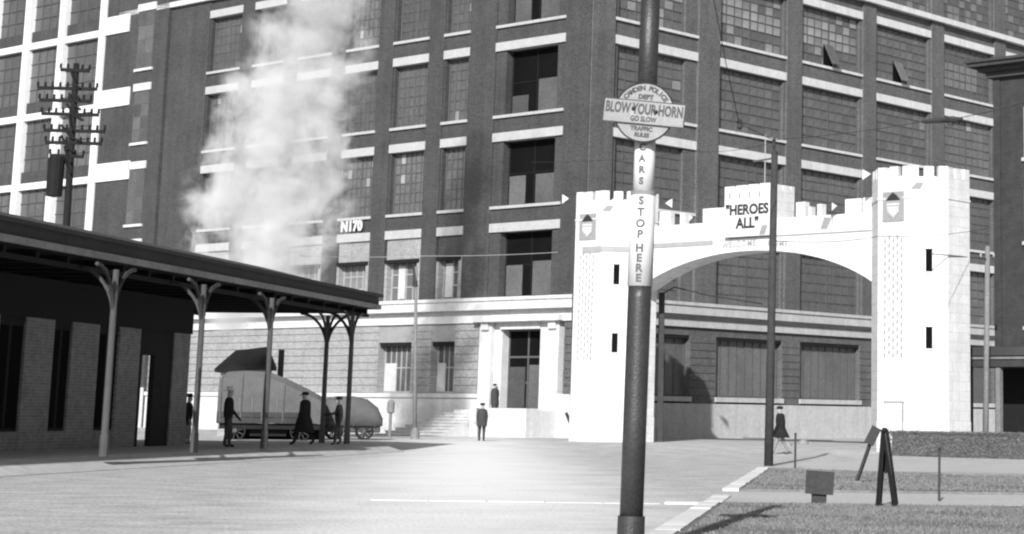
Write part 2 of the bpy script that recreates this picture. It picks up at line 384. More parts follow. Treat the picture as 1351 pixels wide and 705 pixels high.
pane_cache = {}
def window(fr, x0, x1, z0, z1, nx, nz, mg, panes=False, bars=.045, y=-.38, mullion=None, bright=None, frame=M['sash'], jamb=None):
    if jamb:                                      # brick returns narrowing the opening
        jl, jr, mj = jamb
        if jl > 0: MB().box(fr, x0, x0 + jl, -DEP - .29, -.02, z0, z1).build('jamb', mj, bld)
        if jr > 0: MB().box(fr, x1 - jr, x1, -DEP - .29, -.02, z0, z1).build('jamb', mj, bld)
        x0 += jl; x1 -= jr
    b = MB(); fw = .09
    b.box(fr, x0, x1, y - .05, y + .06, z0, z0 + fw).box(fr, x0, x1, y - .05, y + .06, z1 - fw, z1)
    b.box(fr, x0, x0 + fw, y - .05, y + .05, z0 + fw, z1 - fw).box(fr, x1 - fw, x1, y - .05, y + .05, z0 + fw, z1 - fw)
    X0, X1, Z0, Z1 = x0 + fw, x1 - fw, z0 + fw, z1 - fw
    for i in range(1, nx):
        xc = X0 + (X1 - X0) * i / nx; t = bars * (2.4 if mullion and i % mullion == 0 else 1)
        b.box(fr, xc - t / 2, xc + t / 2, y - .03, y + .04, Z0, Z1)
    for k in range(1, nz):
        zc = Z0 + (Z1 - Z0) * k / nz; b.box(fr, X0, X1, y - .025, y + .035, zc - bars / 2, zc + bars / 2)
    win = b.build('window', frame, bld)
    MB().box(fr, x0 - .02, x1 + .02, -DEP - .28, -DEP - .2, z0, z1).build('backing', M['dark'], win)
    if panes:
        pw, ph = (X1 - X0) / nx - bars, (Z1 - Z0) / nz - bars
        ang = math.atan2(fr.ex.y, fr.ex.x)
        for i in range(nx):
            for k in range(nz):
                m_ = mg
                if bright and bright(i, k): m_ = M['glassB']
                key = (round(pw, 3), round(ph, 3), m_.name)
                if key not in pane_cache:
                    q = MB().box(W, -pw / 2, pw / 2, -.008, .008, -ph / 2, ph / 2)
                    me = bpy.data.meshes.new('pane'); me.from_pydata(q.v, [], q.f); me.materials.append(m_); pane_cache[key] = me
                o = bpy.data.objects.new('pane', pane_cache[key]); COL.objects.link(o); o.parent = win
                o.location = fr.P(X0 + (X1 - X0) * (i + .5) / nx, y - .01, Z0 + (Z1 - Z0) * (k + .5) / nz) - bld.location
                o.rotation_euler = (random.uniform(-.012, .012), 0, ang + random.uniform(-.012, .012))
    else:
        q = MB(); mi = 0
        for i in range(nx):
            for k in range(nz):
                mi = 1 if (bright and bright(i, k)) else 0
                d1, d2 = random.uniform(-.012, .012), random.uniform(-.012, .012)
                xa, xb = X0 + (X1 - X0) * i / nx, X0 + (X1 - X0) * (i + 1) / nx; za, zb = Z0 + (Z1 - Z0) * k / nz, Z0 + (Z1 - Z0) * (k + 1) / nz
                q.add([fr.P(xa, y + d1, za), fr.P(xb, y - d1, za), fr.P(xb, y - d1 + d2, zb), fr.P(xa, y + d1 + d2, zb)], [(0, 1, 2, 3)], mi)
        q.build('glazing', [mg, M['glassB']], win, kind='stuff', recalc=False)
    return win

for row in ('Y', 'Z', 'A', 'B', 'C'):
    lt, st = ZS[row]
    for bi, (x0, x1) in enumerate(baysL):
        lintel_sill(FL, x0, x1, lt, st, M['lintel'])
        z0, z1 = st, lt - LH
        if bi == 0:                                # wide bay with open windows by the corner
            win = window(FL, x0, x1, z0, z1, 2, 2, M['dark'], y=-.5, frame=M['woodblack'], jamb=(.62, .78, M['brickL']))
            xa, xb = x0 + .62, x1 - .78
            hsh = {'A': 1.7, 'B': 1.5, 'C': 1.75}.get(row, 1.5)
            for (f0, f1, hh) in ((.08, .46, hsh), (.66, .97, hsh * random.uniform(.5, 1.0))):
                MB().box(FL, xa + (xb - xa) * f0, xa + (xb - xa) * f1, -.47, -.43, z0 + .1, z0 + .1 + hh).build('lower_sash', M['glass'], win)
        elif row == 'C':
            # lower row: pale panel over a deep set-back transom and light framed sash
            zt = z1 - 1.15
            MB().box(FL, x0 + .1, x1 - .1, -.3, -.05, zt, z1).build('panel', M['brickL'] if bi == 1 else M['hazebrick'], bld)
            win = window(FL, x0, x1, z0, zt, 4 if bi > 1 else 2, 3, M['glassB'] if bi == 3 else M['glass'], y=-.42, frame=M['frame'], bars=.07, jamb=(.35, .2, M['hazebrick']))
            MB().box(FL, x0 + .15, x1 - .1, -.25, .10, zt - .16, zt + .02).build('head_shade_strip', M['woodblack'], win)  # black strip standing in for shade at the set-back head
            if bi in (1, 2):
                xm = x0 + .55 * (x1 - x0)
                MB().box(FL, xm, xm + .55, -.39, -.36, z0 + .15, zt - .3).build('blind', M['blind'], win)
        else:
            br = (lambda i, k: random.random() < .02)
            window(FL, x0, x1, z0, z1, 6 if bi != 1 else 4, 6, M['glass'], y=-.34, mullion=3, bright=br, jamb=(.16, .12, M['brickL']))
    for bi, (x0, x1) in enumerate(baysR):
        lintel_sill(FR, x0, x1, lt, st, M['stone'])
        z0, z1 = st, lt - LH
        br = None
        if row == 'Z' and bi in (1, 2): br = (lambda i, k: k in (2, 3) or (k == 4 and i < 5) or random.random() < .25)
        if row == 'Z' and bi in (4,): br = (lambda i, k: k in (1, 2, 3) and i < 6)
        if row == 'Z' and bi == 0: br = (lambda i, k: random.random() < .35)
        if row == 'Y': br = (lambda i, k: random.random() < .4)
        if row == 'A': br = (lambda i, k: random.random() < .012)
        jm = (.12, .16, M['brickR']) if bi else (.35, .95, M['brickR'])
        w_ = window(FR, x0, x1, z0, z1, 8 if bi else 7, 6, M['glassR'], panes=(row in 'ZA' and bi in (1, 2, 3)), y=-.26, mullion=4, bright=br, jamb=jm)
        if (row, bi) in (('Z', 2), ('Z', 3)):       # a ventilator pushed open
            xv = x0 + (.42 if bi == 2 else .38) * (x1 - x0); zv = z0 + .12
            q = MB().add([FR.P(xv, -.2, zv + 1.25), FR.P(xv + .85, -.2, zv + 1.25), FR.P(xv + .85, .42, zv + .02), FR.P(xv, .42, zv + .02),
                          FR.P(xv, -.23, zv + 1.25), FR.P(xv + .85, -.23, zv + 1.25), FR.P(xv + .85, .39, zv), FR.P(xv, .39, zv)],
                         [(0, 1, 2, 3), (4, 5, 6, 7), (0, 1, 5, 4), (1, 2, 6, 5), (2, 3, 7, 6), (3, 0, 4, 7)])
            q.build('open_vent', M['glassR'], w_)
            MB().box(FR, xv - .03, xv + .83, -.25, -.215, zv, zv + 1.25).build('vent_opening', M['dark'], w_)

# string course high on the right front, stone by stone
x = .2
while x < 53:
    x1 = min(x + 5.5 + random.uniform(-.3, .3), 53.6)
    MB().box(FR, x, x1 - .05, .0, .38, 25.98 + .2, 26.40 + .12).build('string_course_stone', M['stone'], bld); x = x1
for i in range(12):
    MB().box(FL, i * 3.5 + .2, i * 3.5 + 3.65, .0, .3, 26.18, 26.5).build('string_course_stone', M['stone'], bld)
# core that closes the volume behind
q = MB(); p = [FL.P(0.3, -1.0, 0), FL.P(43, -1.0, 0), FL.P(43, -30, 0), FR.P(54, -30, 0), FR.P(54, -1.0, 0)]
q.prism([FR.P(.8, -.95, 0)[:2], FR.P(53.9, -.95, 0)[:2], FR.P(53.9, -29, 0)[:2], FL.P(42.9, -50, 0)[:2], FL.P(42.9, -.95, 0)[:2], FL.P(.8, -.95, 0)[:2]], GB, TOPZ - .2)
q.build('core', M['dark'], bld)

# ---- ground storey: base, rusticated courses, cornice
def entab(fr, x0, x1, ms):
    for (za, zb, o) in ((7.08, 7.25, .60), (6.62, 7.08, .52), (5.98, 6.36, .20)):
        MB().box(fr, x0 + (0 if fr is FR else -o), x1 + 0, -.6, o, za, zb).build('cornice_moulding', ms, bld)
    MB().box(fr, x0, x1, -.6, .10, 6.36, 6.62).build('frieze', ms, bld)
entab(FL, 0.0, 43, M['stone']); entab(FR, 0.05, 54, M['stoneR'])
def courses(fr, segs, z0, z1, n, mw):
    hh = (z1 - z0) / n
    for (x0, x1) in segs:
        MB().box(fr, x0, x1, -.8, .03, z0, z1).build('wall_backing', mw, bld)
        for k in range(n):
            MB().box(fr, x0 - .0, x1, .03, .085 + random.uniform(-.008, .008), z0 + k * hh + .03, z0 + (k + 1) * hh).build('brick_course', mw, bld)
gl = [(12.6, 15.3), (9.2, 11.05)]                 # two ground-floor windows left of the door
gl2 = []
BASEZ = 2.35
courses(FL, [(7.4, 9.2), (11.05, 12.6), (15.3, 24.0), (24.0, 33.0), (33.0, 43)], BASEZ, 5.98, 9, M['hazebrick'])
courses(FL, [(.0, 1.15)], BASEZ, 5.98, 9, M['brickR'])
MB().box(FL, .0, 1.9, -.8, .14, GB - .3, BASEZ).build('base_course', M['granite'], bld)
MB().box(FL, 7.2, 43, -.8, .16, GB - .3, BASEZ - .22).build('base_course', M['granite'], bld)
MB().box(FL, 7.2, 43, -.8, .26, BASEZ - .22, BASEZ).build('water_table', M['granite'], bld)
for (x0, x1) in gl + gl2:
    MB().box(FL, x0, x1, -.8, .06, 5.05, 5.98).build('lintel', M['lintel2'], bld)
    w_ = window(FL, x0, x1, BASEZ + .02, 5.05, 6 if x1 - x0 > 2 else 4, 2, M['glass'], y=-.45, frame=M['frame'], bars=.07)
    xm = x0 + .62 * (x1 - x0)
    MB().box(FL, xm, x1 - .1, -.42, -.36, BASEZ + .1, 5.05 - 1.1).build('blind', M['blind'], w_)
    MB().box(FL, x0 + .06, x1 - .06, -.3, .02, 4.85, 5.04).build('head_shade_strip', M['woodblack'], w_)  # black strip standing in for the shade under the lintel
# right front ground storey
wr = [(1.9, 8.1), (10.2, 15.9), (17.5, 23.2), (24.8, 30.5), (32.1, 37.9), (39.4, 45.2), (46.7, 52.5)]
segs = [(0.2, 1.9)] + [(wr[i][1], wr[i + 1][0]) for i in range(len(wr) - 1)] + [(52.5, 54)]
courses(FR, segs, BASEZ - .35, 5.55, 9, M['brickR'])
for (x0, x1) in wr:
    w_ = window(FR, x0, x1, BASEZ, 5.55, 8, 1, M['glassR'], y=-.32, frame=M['sash'], bars=.05)
    MB().box(FR, x0 - .05, x1 + .05, -.8, .20, BASEZ - .25, BASEZ).build('sill', M['stoneR'], bld)
    MB().box(FR, x0 + .02, x1 - .02, -.3, .0, 5.38, 5.54).build('shadow_strip', M['woodblack'], w_)  # black strip standing in for shade along the window head
MB().box(FR, 0.1, 54, -.8, .04, 5.55, 5.98).build('brick_band', M['brickR'], bld)
MB().box(FR, .16, 54, -.8, .18, GB - .3, BASEZ - .35).build('base_course', M['stoneR'], bld)
for i in range(1, 30):
    pass

# doorway on the left front
D0, D1 = 3.05, 5.75
DZ = 1.52
surround = MB().box(FL, 1.3, 7.4, .2, .5, 5.985, 6.0).build('door_surround', M['stone'], bld)
for (x0, x1) in ((1.45, 2.25), (6.35, 7.25)): MB().box(FL, x0, x1, -.8, .17, DZ, 5.98).build('pilaster', M['stone'], surround)
MB().box(FL, 2.25, 2.9, -.8, .02, DZ, 5.98).build('pilaster', M['stone'], surround)
MB().box(FL, 5.8, 6.35, -.8, -.1, DZ, 5.98).build('pilaster', M['stone'], surround)
MB().box(FL, 2.9, 5.8, -.8, .10, 5.62, 5.98).build('door_lintel', M['stone'], surround)
MB().box(FL, 1.15, 7.5, -.1, .52, 6.003, 6.29).build('door_cornice', M['stone'], surround)
for xx in (1.6, 6.5): MB().box(FL, xx, xx + .5, .17, .32, 5.6, 5.98).build('console', M['stone'], surround)
dw = window(FL, 2.9, 5.8, DZ, 5.62, 2, 3, M['dark'], y=-.62, frame=M['sash'], bars=.1)
MB().box(FL, 3.1, 4.2, -.58, -.52, DZ + .1, DZ + 2.3).build('door_leaf', M['glass'], dw)
MB().box(FL, 4.5, 5.6, -.58, -.52, DZ + .1, DZ + 2.2).build('door_leaf', M['glass'], dw)
MB().box(FL, 1.5, 7.6, .14, 1.4, GB - .3, DZ).build('landing', M['granite'], bld)
MB().box(FL, 1.5, 5.55, 1.4, 2.2, GB - .3, DZ + .10).build('parapet', M['granite'], bld)
for i in range(8):
    zt = DZ - (i + 1) * .155; st1 = MB().box(FL, 5.6, 7.9 + i * .36, 1.4 + i * .34, 1.74 + i * .34, GB - .3, zt - .05).box(FL, 5.6, 7.94 + i * .36, 1.38 + i * .34, 1.79 + i * .34, zt - .05, zt); st1.build('step', M['granite'], bld)
# a lettered board above a window
sg = MB().box(FL, 16.9, 19.0, .12, .16, 11.2, 11.23)
tv, tf = text_data('N170', .78, .02, .035, space=1.05)
mbx = MB(); mbx.add([FL.P(17.95 - v.x, .2 + v.z, 11.50 + v.y) for v in tv], tf)
mbx.build('lettering', M['whitepaint'], bld)

# ------------------------------------------------------------------ white framed annex at the far left 
FA = Fr(FL.P(0, .3, 0), FL.ex, FL.ey)
ann = thing('annex_building', 'annex with white concrete frame columns and brick panels, far left above the canopy', 'building', FA.P(36, 0, GB))
xe = FA.sxy(214, 150)[0]                          # its right hand end
colx = [FA.sxy(px, 150)[0] for px in (128.5, 74.5, 28.5)]
stp = colx[2] - colx[1]
colx += [colx[2] + stp * (i + 1) for i in range(3)]
MB().box(FA, xe, colx[0] - .35, -6, 0, GB - .2, 33).build('brick_wall', M['brickL'], ann)
MB().box(FA, colx[0] - .35, colx[-1] + .5, -6, -.35, GB - .2, 33).build('back_wall', M['brickL'], ann)
for i, cx in enumerate(colx):
    MB().box(FA, cx - .33, cx + .33, -.6, .12, GB, 33).build('column', M['conc'], ann)
girt = [FA.sxy(40, 62)[1], FA.sxy(40, 155)[1], FA.sxy(40, 246)[1]]
pitch = (girt[0] - girt[2]) / 2
girt = [girt[0] + pitch] + girt + [girt[2] - pitch * k for k in (1, 2)]
for g in girt:
    for i in range(len(colx) - 1):
        MB().box(FA, colx[i] + .33, colx[i + 1] - .33, -.5, .04, g - .22, g + .22).build('girt', M['conc'], ann)
        for side in (0, 1):
            pass
        x0, x1 = colx[i] + .33, colx[i + 1] - .33
        fb = MB(); z0, z1 = g + .22, g + pitch - .22
        for k in range(1, 4): fb.box(FA, x0 + (x1 - x0) * k / 4 - .025, x0 + (x1 - x0) * k / 4 + .025, -.30, -.24, z0 + .8, z1)
        for k in range(5): fb.box(FA, x0, x1, -.30, -.24, z0 + .8 + (z1 - z0 - .8) * k / 4 - .025, z0 + .8 + (z1 - z0 - .8) * k / 4 + .025)
        wi = fb.build('window', M['sash'], ann)
        MB().box(FA, x0, x1, -.345, -.30, z0 + .8, z1).build('pane', M['glass'], wi)
        MB().box(FA, x0, x1, -.348, -.12, z0, z0 + .8).build('apron_panel', M['brickL'], ann)
for py in (33, 129, 226):
    x_, z_ = FA.sxy(156, py)
    xa = FA.sxy(171.5, py)[0]
    MB().box(FA, xa, colx[0] - .335, -.2, .10, z_ - .58, z_ + .58).build('stub_block', M['conc'], ann)
for k, (xa, xb, ly, sy) in enumerate(((184, 207, 12, 92), (177.5, 199.5, 117, 190), (170, 193, 220, 298), (164, 187, 322, 380))):
    x0, zl = FA.sxy(xa, ly); x1 = FA.sxy(xb, ly)[0]; zs = FA.sxy((xa + xb) / 2 - 6, sy)[1]
    MB().box(FA, x1, x0, -.1, .10, zl - .22, zl + .25).build('lintel', M['stone'], ann)
    MB().box(FA, x1, x0, -.1, .12, zs - .08, zs + .08).build('sill', M['stone'], ann)
    wi = MB().box(FA, x1 + .1, x0 - .1, .006, .03, zs + .08, zl - .22).build('window', M['sash'], ann)
    for a in range(2):
        for b_ in range(4):
            xs0 = x1 + .14 + (x0 - x1 - .28) * a / 2; zs0 = zs + .12 + (zl - zs - .38) * b_ / 4
            MB().box(FA, xs0 + .02, xs0 + (x0 - x1 - .28) / 2 - .02, .031, .036, zs0 + .02, zs0 + (zl - zs - .38) / 4 - .03).build('pane', M['glass'], wi)
MB().box(FA, xe, colx[-1], -.3, .15, GB - .2, 2.6).build('base_course', M['granite'], ann)

# ------------------------------------------------------------------ the victory arch
FV = Fr((-7.0, 91.0, 0), (cT, -sT), (-sT, -cT))   # x from the left tower to the right one, y towards the camera side
SPAN = 16.85
GA = .2
arch = thing('victory_arch', 'white castle-like welcome arch with two battlemented towers spanning the street', 'arch', FV.P(SPAN / 2, 0, GA))
TH = 11.28
def octpts(cx, half, rot=0):
    r = half / math.cos(math.pi / 8)
    return [FV.P(cx + r * math.cos(math.pi / 8 + k * math.pi / 4 + rot), r * math.sin(math.pi / 8 + k * math.pi / 4 + rot), 0) for k in range(8)]
def tower(cx):
    body = MB(); H = 1.86
    po = octpts(cx, H)
    body.prism([p[:2] for p in po], GA - .2, TH - .75)
    t = body.build('tower', M['white'], arch)
    # thin mouldings
    MB().prism([p[:2] for p in octpts(cx, H + .035)], 9.98, 10.07).build('string_course', M['white'], t)
    MB().prism([p[:2] for p in octpts(cx, H + .02)], GA - .2, 1.3).build('plinth', M['white'], t)
    pi = octpts(cx, H - .22); po = octpts(cx, H)
    for k in range(8):
        a, b = po[k], po[(k + 1) % 8]; c, d = pi[k], pi[(k + 1) % 8]
        slot = .22 / 1.66
        cuts = [0, .30 - slot / 2, .30 + slot / 2, .70 - slot / 2, .70 + slot / 2, 1]
        for (u, v) in ((cuts[0], cuts[1]), (cuts[2], cuts[3]), (cuts[4], cuts[5])):
            q = [a.lerp(b, u), a.lerp(b, v), c.lerp(d, v), c.lerp(d, u)]
            MB().prism([p[:2] for p in q], TH - .42, TH + random.uniform(-.015, .015)).build('merlon', M['white'], t)
        q = [a, b, d, c]
        MB().prism([p[:2] for p in q], TH - .75, TH - .42).build('parapet', M['white'], t)
    # faces: 0 normal.. build frames per face
    def face(k):                                   # k: front=2 (normal ey), chamfer between ey and +ex =1, side +ex = 0
        ang = k * math.pi / 4
        n = FV.ex * math.cos(ang) + FV.ey * math.sin(ang)
        ex = FV.ex * math.sin(ang) - FV.ey * math.cos(ang)
        return Fr(FV.P(cx, 0, 0) + n * H, ex, n)
    fF, fC = face(2), face(1)
    # shield panel on the front face
    sh = MB().box(fF, -.52, .50, 0.002, .035, 8.78 + .32, 10.0 + .28).build('shield_panel', M['palemark'], t)
    zc = 9.75
    pts = [(-.30, zc + .14), (.30, zc + .14), (.32, zc - .05), (.26, zc - .32), (.0, zc - .58), (-.26, zc - .32), (-.32, zc - .05)]
    MB().plate(fF, pts, .036, .06).build('shield', M['greymark'], sh)
    for i in range(6):
        xx = -.26 + i * .094; dz = abs(xx) * .9
        MB().box(fF, xx, xx + .05, .061, .07, zc - .5 + dz, zc - .06).build('stripe', M['white'], sh)
    MB().box(fF, -.3, .3, .061, .068, zc + .0, zc + .05).build('stripe', M['white'], sh)
    MB().plate(fF, [(-.34, zc + .2), (.34, zc + .2), (.16, zc + .38), (0, zc + .5), (-.16, zc + .38)], .036, .075).build('eagle_crest', M['darkmark'], sh)
    # roll of names: rows of little raised blocks
    lat = MB()
    for r_ in range(16):
        for c_ in range(5):
            if random.random() < .06: continue
            zz = 3.75 + r_ * .30 + (0.12 if c_ % 2 else 0); xx = -.45 + c_ * .2
            lat.box(fF, xx, xx + .07, .002, .012, zz, zz + .17)
    lat.build('honour_roll_marks', M['palemark'], t, kind='stuff')
    # slit windows on the chamfer face
    for (zb, zt) in ((7.1, 8.0), (4.1, 4.95)):
        MB().box(fC, -.13, .13, .003, .01, zb, zt).build('slit_window', M['dark'], t)
        MB().box(fC, -.17, .17, .003, .05, zb - .06, zb - .0).build('slit_sill', M['white'], t)
        MB().box(fC, -.17, .17, .003, .04, zt, zt + .05).build('slit_head', M['white'], t)
    # small dark bleed mark / pennon shape painted on the parapet
    MB().plate(fC, [(-.75, 10.35), (-.35, 10.35), (-.2, 10.62), (-.5, 10.62)], .003, .012).build('painted_pennon', M['palemark'], t)
    return t, fF, fC
tl, flF, flC = tower(0.0)
tr, frF, frC = tower(SPAN)
MB().box(frF, -.35, .45, .022, .04, GA, 2.0).build('door', M['white'], tr)
dfr = MB().box(frF, -.42, .52, .022, .06, 2.0, 2.06)
dfr.box(frF, .45, .50, .022, .06, GA, 2.0); dfr.build('door_frame', M['palemark'], tr)
# the arch wall
X0, X1 = 1.75, SPAN - 1.75
ZSP, ZAP = 6.72, 8.36
WT = .62
def arcz(x):
    c = SPAN / 2; hw = (X1 - X0) / 2 + .02; t = (x - c) / hw
    return ZSP + (ZAP - ZSP) * (math.sqrt(max(0, 1.55 - t * t)) - math.sqrt(.55)) / (math.sqrt(1.55) - math.sqrt(.55))
n = 40; q = MB(); TOP = 9.68
xsn = [X0 + (X1 - X0) * i / n for i in range(n + 1)]
vv = []
for x in xsn:
    for y in (WT, -WT):
        vv += [FV.P(x, y, arcz(x)), FV.P(x, y, TOP)]
ff = []
for i in range(n):
    a = i * 4; b = a + 4
    ff += [(a, b, b + 1, a + 1), (a + 2, a + 3, b + 3, b + 2), (a, a + 2, b + 2, b), (a + 1, b + 1, b + 3, a + 3)]
ff += [(0, 1, 3, 2), (n * 4, n * 4 + 2, n * 4 + 3, n * 4 + 1)]
q.add(vv, ff); aw = q.build('arch_wall', M['white'], arch)
# raised arch ring
q = MB(); vv = []
for x in xsn:
    z = arcz(x); vv += [FV.P(x, WT + .05, z), FV.P(x, WT + .05, z + .16), FV.P(x, WT - .02, z + .16), FV.P(x, WT - .02, z)]
ff = []
for i in range(n):
    a = i * 4; b = a + 4; ff += [(a, b, b + 1, a + 1), (a + 1, b + 1, b + 2, a + 2), (a, a + 3, b + 3, b)]
q.add(vv, ff); q.build('arch_ring', M['white'], aw)
# merlons along the arch wall: px spans seen on the front plane
FVf = Fr(FV.P(0, WT, 0), FV.ex, FV.ey)
for (pa, pb, h) in ((870, 884, .62), (897, 903, .5), (927, 962, .62), (1050, 1062, .62), (1067, 1070, .4), (1078, 1084, .48), (1115, 1136, .60), (1139, 1153, .62)):
    xa, xb = FVf.sx(pa), FVf.sx(pb)
    MB().box(FV, xa, xb, WT - .3, WT + .005, TOP, TOP + h).build('merlon', M['white'], aw)
for i in range(11):
    xa = X0 + i * 1.2
    MB().box(FV, xa, xa + .62, -WT, -WT + .28, TOP, TOP + .12).build('merlon', M['white'], aw)
# central block
cb = MB().box(FV, SPAN / 2 - 1.25, SPAN / 2 + 1.25, -.85, .85, 8.97, 11.0).build('central_block', M['white'], arch)
xa = SPAN / 2 - 1.25
for i in range(4):
    MB().box(FV, xa + i * .65, xa + i * .65 + .55, .62, .85, 11.0, 11.17 + random.uniform(-.02, .02)).build('merlon', M['white'], cb)
    MB().box(FV, xa + i * .65, xa + i * .65 + .55, -.85, -.62, 11.0, 11.17).build('merlon', M['white'], cb)
for s_ in (-1, 1):
    for i in range(2):
        xx = SPAN / 2 + s_ * 1.25
        MB().box(FV, min(xx, xx - s_ * .22), max(xx, xx - s_ * .22), -.5 + i * .55, -.1 + i * .55, 11.0, 11.17).build('merlon', M['white'], cb)
for i in range(4):
    MB().box(FV, xa + .25 + i * .55, xa + .33 + i * .55, .852, .862, 10.62, 10.86).build('painted_slot', M['palemark'], cb)
def put_text(txt, size, fr, x, z, y, m, parent, bold=.0, name='lettering', arcf=None, space=1.0, ext=.008):
    tv, tf = text_data(txt, size, ext, bold, space=space)
    b = MB()
    if arcf: b.add([fr.P(x + v.x, y + v.z, z + v.y + arcf(x + v.x)) for v in tv], tf)
    else: b.add([fr.P(x + v.x, y + v.z, z + v.y) for v in tv], tf)
    return b.build(name, m, parent, recalc=False)
put_text('"HEROES', .60, FV, SPAN / 2 + .02, 10.10, .87, M['darkmark'], cb, .018)
put_text('ALL"', .62, FV, SPAN / 2 + .05, 9.52, .87, M['darkmark'], cb, .018)
put_text('WELCOME', .36, FV, SPAN / 2 - .60, .32, WT + .012, M['greymark'], aw, .006, arcf=arcz, space=1.15)
put_text('HOME', .36, FV, SPAN / 2 + 1.55, .32, WT + .012, M['greymark'], aw, .006, arcf=arcz, space=1.15)
# grey painted band on the left half
FVt = flF
bm_ = MB(); bm_.box(flF, -.3, .82, .003, .03, 8.52, 8.80).build('painted_band', M['greymark'], tl)
MB().box(flC, -.80, .8, .003, .03, 8.56, 8.80).build('painted_band', M['greymark'], tl)
MB().box(FV, 1.95, FVf.sx(941), WT + .002, WT + .03, 8.70, 8.90).build('painted_band', M['greymark'], aw)
MB().box(FV, FVf.sx(962), FVf.sx(1150), WT + .002, WT + .02, 8.90, 8.96).build('painted_band', M['palemark'], aw)
# painted flag marks
for (pa, z) in ((1090, 9.35),):
    xx = FVf.sx(pa)
    MB().plate(FV, [(xx - .3, z - .25), (xx + .05, z - .25), (xx + .3, z + .2), (xx - .1, z + .25)], WT + .002, WT + .01).build('painted_pennon', M['palemark'], aw)
MB().plate(FV, [(SPAN/2 + .7, 9.0), (SPAN/2 + 1.0, 9.0), (SPAN/2 + 1.18, 9.4), (SPAN/2 + .85, 9.4)], .852, .86).build('painted_pennon', M['palemark'], cb)
# dark timber props behind the left tower
for (px, zt) in ((870.5, 6.9), (755, 8.6)):
    p = at(px, 585, 91.4); p.z = GA
    p2 = at(px + (3 if px < 800 else 2.5), 400, 91.4)
    MB().beam((p.x, p.y, GA - .1), (p2.x, p2.y, zt), .26, .26).build('timber_prop', M['wood'], arch)
MB().beam(at(747, 545, 91.0), at(754, 562, 91.3), .1, .1).build('brace', M['wood'], arch)

# pennants: each on its own staff
def pennant(px, py, Y, staff, label, dirn=1, sz=.36, tilt=0):
    b0 = at(px, py, Y); t = thing('pennant', label, 'pennant', b0, 'white pennants on the arch')
    h = staff
    MB().tube([b0, b0 + Vector((0, 0, h))], .02, 6).build('staff', M['wood'], t)
    top = b0 + Vector((0, 0, h)); d = FV.ex * dirn
    v = [top, top + d * sz * .9 + Vector((0, 0, -sz * .45)) + FV.ey * .05, top + Vector((0, 0, -sz * 1.0))]
    b = MB(); k = FV.ey * .006
    b.add([p_ + k for p_ in v] + [p_ - k for p_ in v], [(0, 1, 2), (3, 4, 5), (0, 1, 4, 3), (1, 2, 5, 4), (2, 0, 3, 5)])
    b.build('cloth', M['whitepaint'], t)
def arm_pennant(px0, py0, px1, py1, Y, label, dirn=1):
    a, c = at(px0, py0, Y), at(px1, py1, Y); t = thing('pennant', label, 'pennant', a, 'white pennants on the arch')
    MB().tube([a, c], .02, 6).build('staff', M['wood'], t)
    d = FV.ex * dirn; v = [c + Vector((0, 0, .02)), c + d * .42 + Vector((0, 0, -.2)), c + Vector((0, 0, -.42))]; k = FV.ey * .006
    MB().add([p_ + k for p_ in v] + [p_ - k for p_ in v], [(0, 1, 2), (3, 4, 5), (0, 1, 4, 3), (1, 2, 5, 4), (2, 0, 3, 5)]).build('cloth', M['whitepaint'], t)
arm_pennant(764, 256, 742, 257, 90.2, 'small white pennant on staff left of the left arch tower')
arm_pennant(872, 262, 887, 262, 90.0, 'small white pennant beside the right edge of the left tower', -1)
pennant(908, 299, 88.6, .55, 'small white pennant in the gap of the left parapet', 1)
pennant(1097, 287, 82.0, .62, 'small white pennant in the gap of the right parapet', 1)
arm_pennant(1155, 225, 1138, 224, 80.0, 'small white pennant left of the right tower battlements')
b0 = at(1009, 246, 84.6)
o = MB().tube([b0 - Vector((0, 0, .1)), b0 + Vector((0, 0, 2.2))], .025, 6).build('flagstaff', M['palewire'], base=b0); tag(o, 'bare thin flagstaff on top of the central arch block', 'flagstaff')

# ------------------------------------------------------------------ dark brick house at the right edge
hc = at(1314, 560, 86.0)
FH = Fr((hc.x, hc.y, 0), (cT, -sT), (-sT, -cT))
house = thing('brick_house', 'dark brick building with heavy projecting cornice at the right edge', 'building', (hc.x, hc.y, GB))
HZ = 16.1
MB().box(FH, 0, 14, -12, 0, GB - .2, HZ).build('wall', M['brickD'], house)
MB().box(FH, 0.0, .35, .002, .06, GB, HZ).build('corner_strip', M['brickD'], house)
for (za, zb, o) in ((HZ, HZ + .25, .25), (HZ + .25, HZ + .45, .5), (HZ + .45, HZ + .62, .85), (HZ + .62, HZ + .74, .95)):
    MB().box(FH, -o, 14.2, -12, o, za, zb).build('cornice_moulding', M['roof'] if o != .85 else M['clothgrey'], house)
for fl_ in range(3):
    for i in range(4):
        x0 = 1.55 + i * 2.9; z0 = 5.3 + fl_ * 3.6
        wi = MB().box(FH, x0, x0 + 1.2, .004, .06, z0, z0 + 2.2).build('window', M['frame'], house)
        for a in range(2):
            MB().box(FH, x0 + .1, x0 + 1.1, .061, .07, z0 + .1 + a * 1.02, z0 + 1.05 + a * 1.02).build('pane', M['glass'], wi)
        MB().box(FH, x0 - .1, x0 + 1.3, .004, .12, z0 - .15, z0).build('sill', M['stoneR'], house)
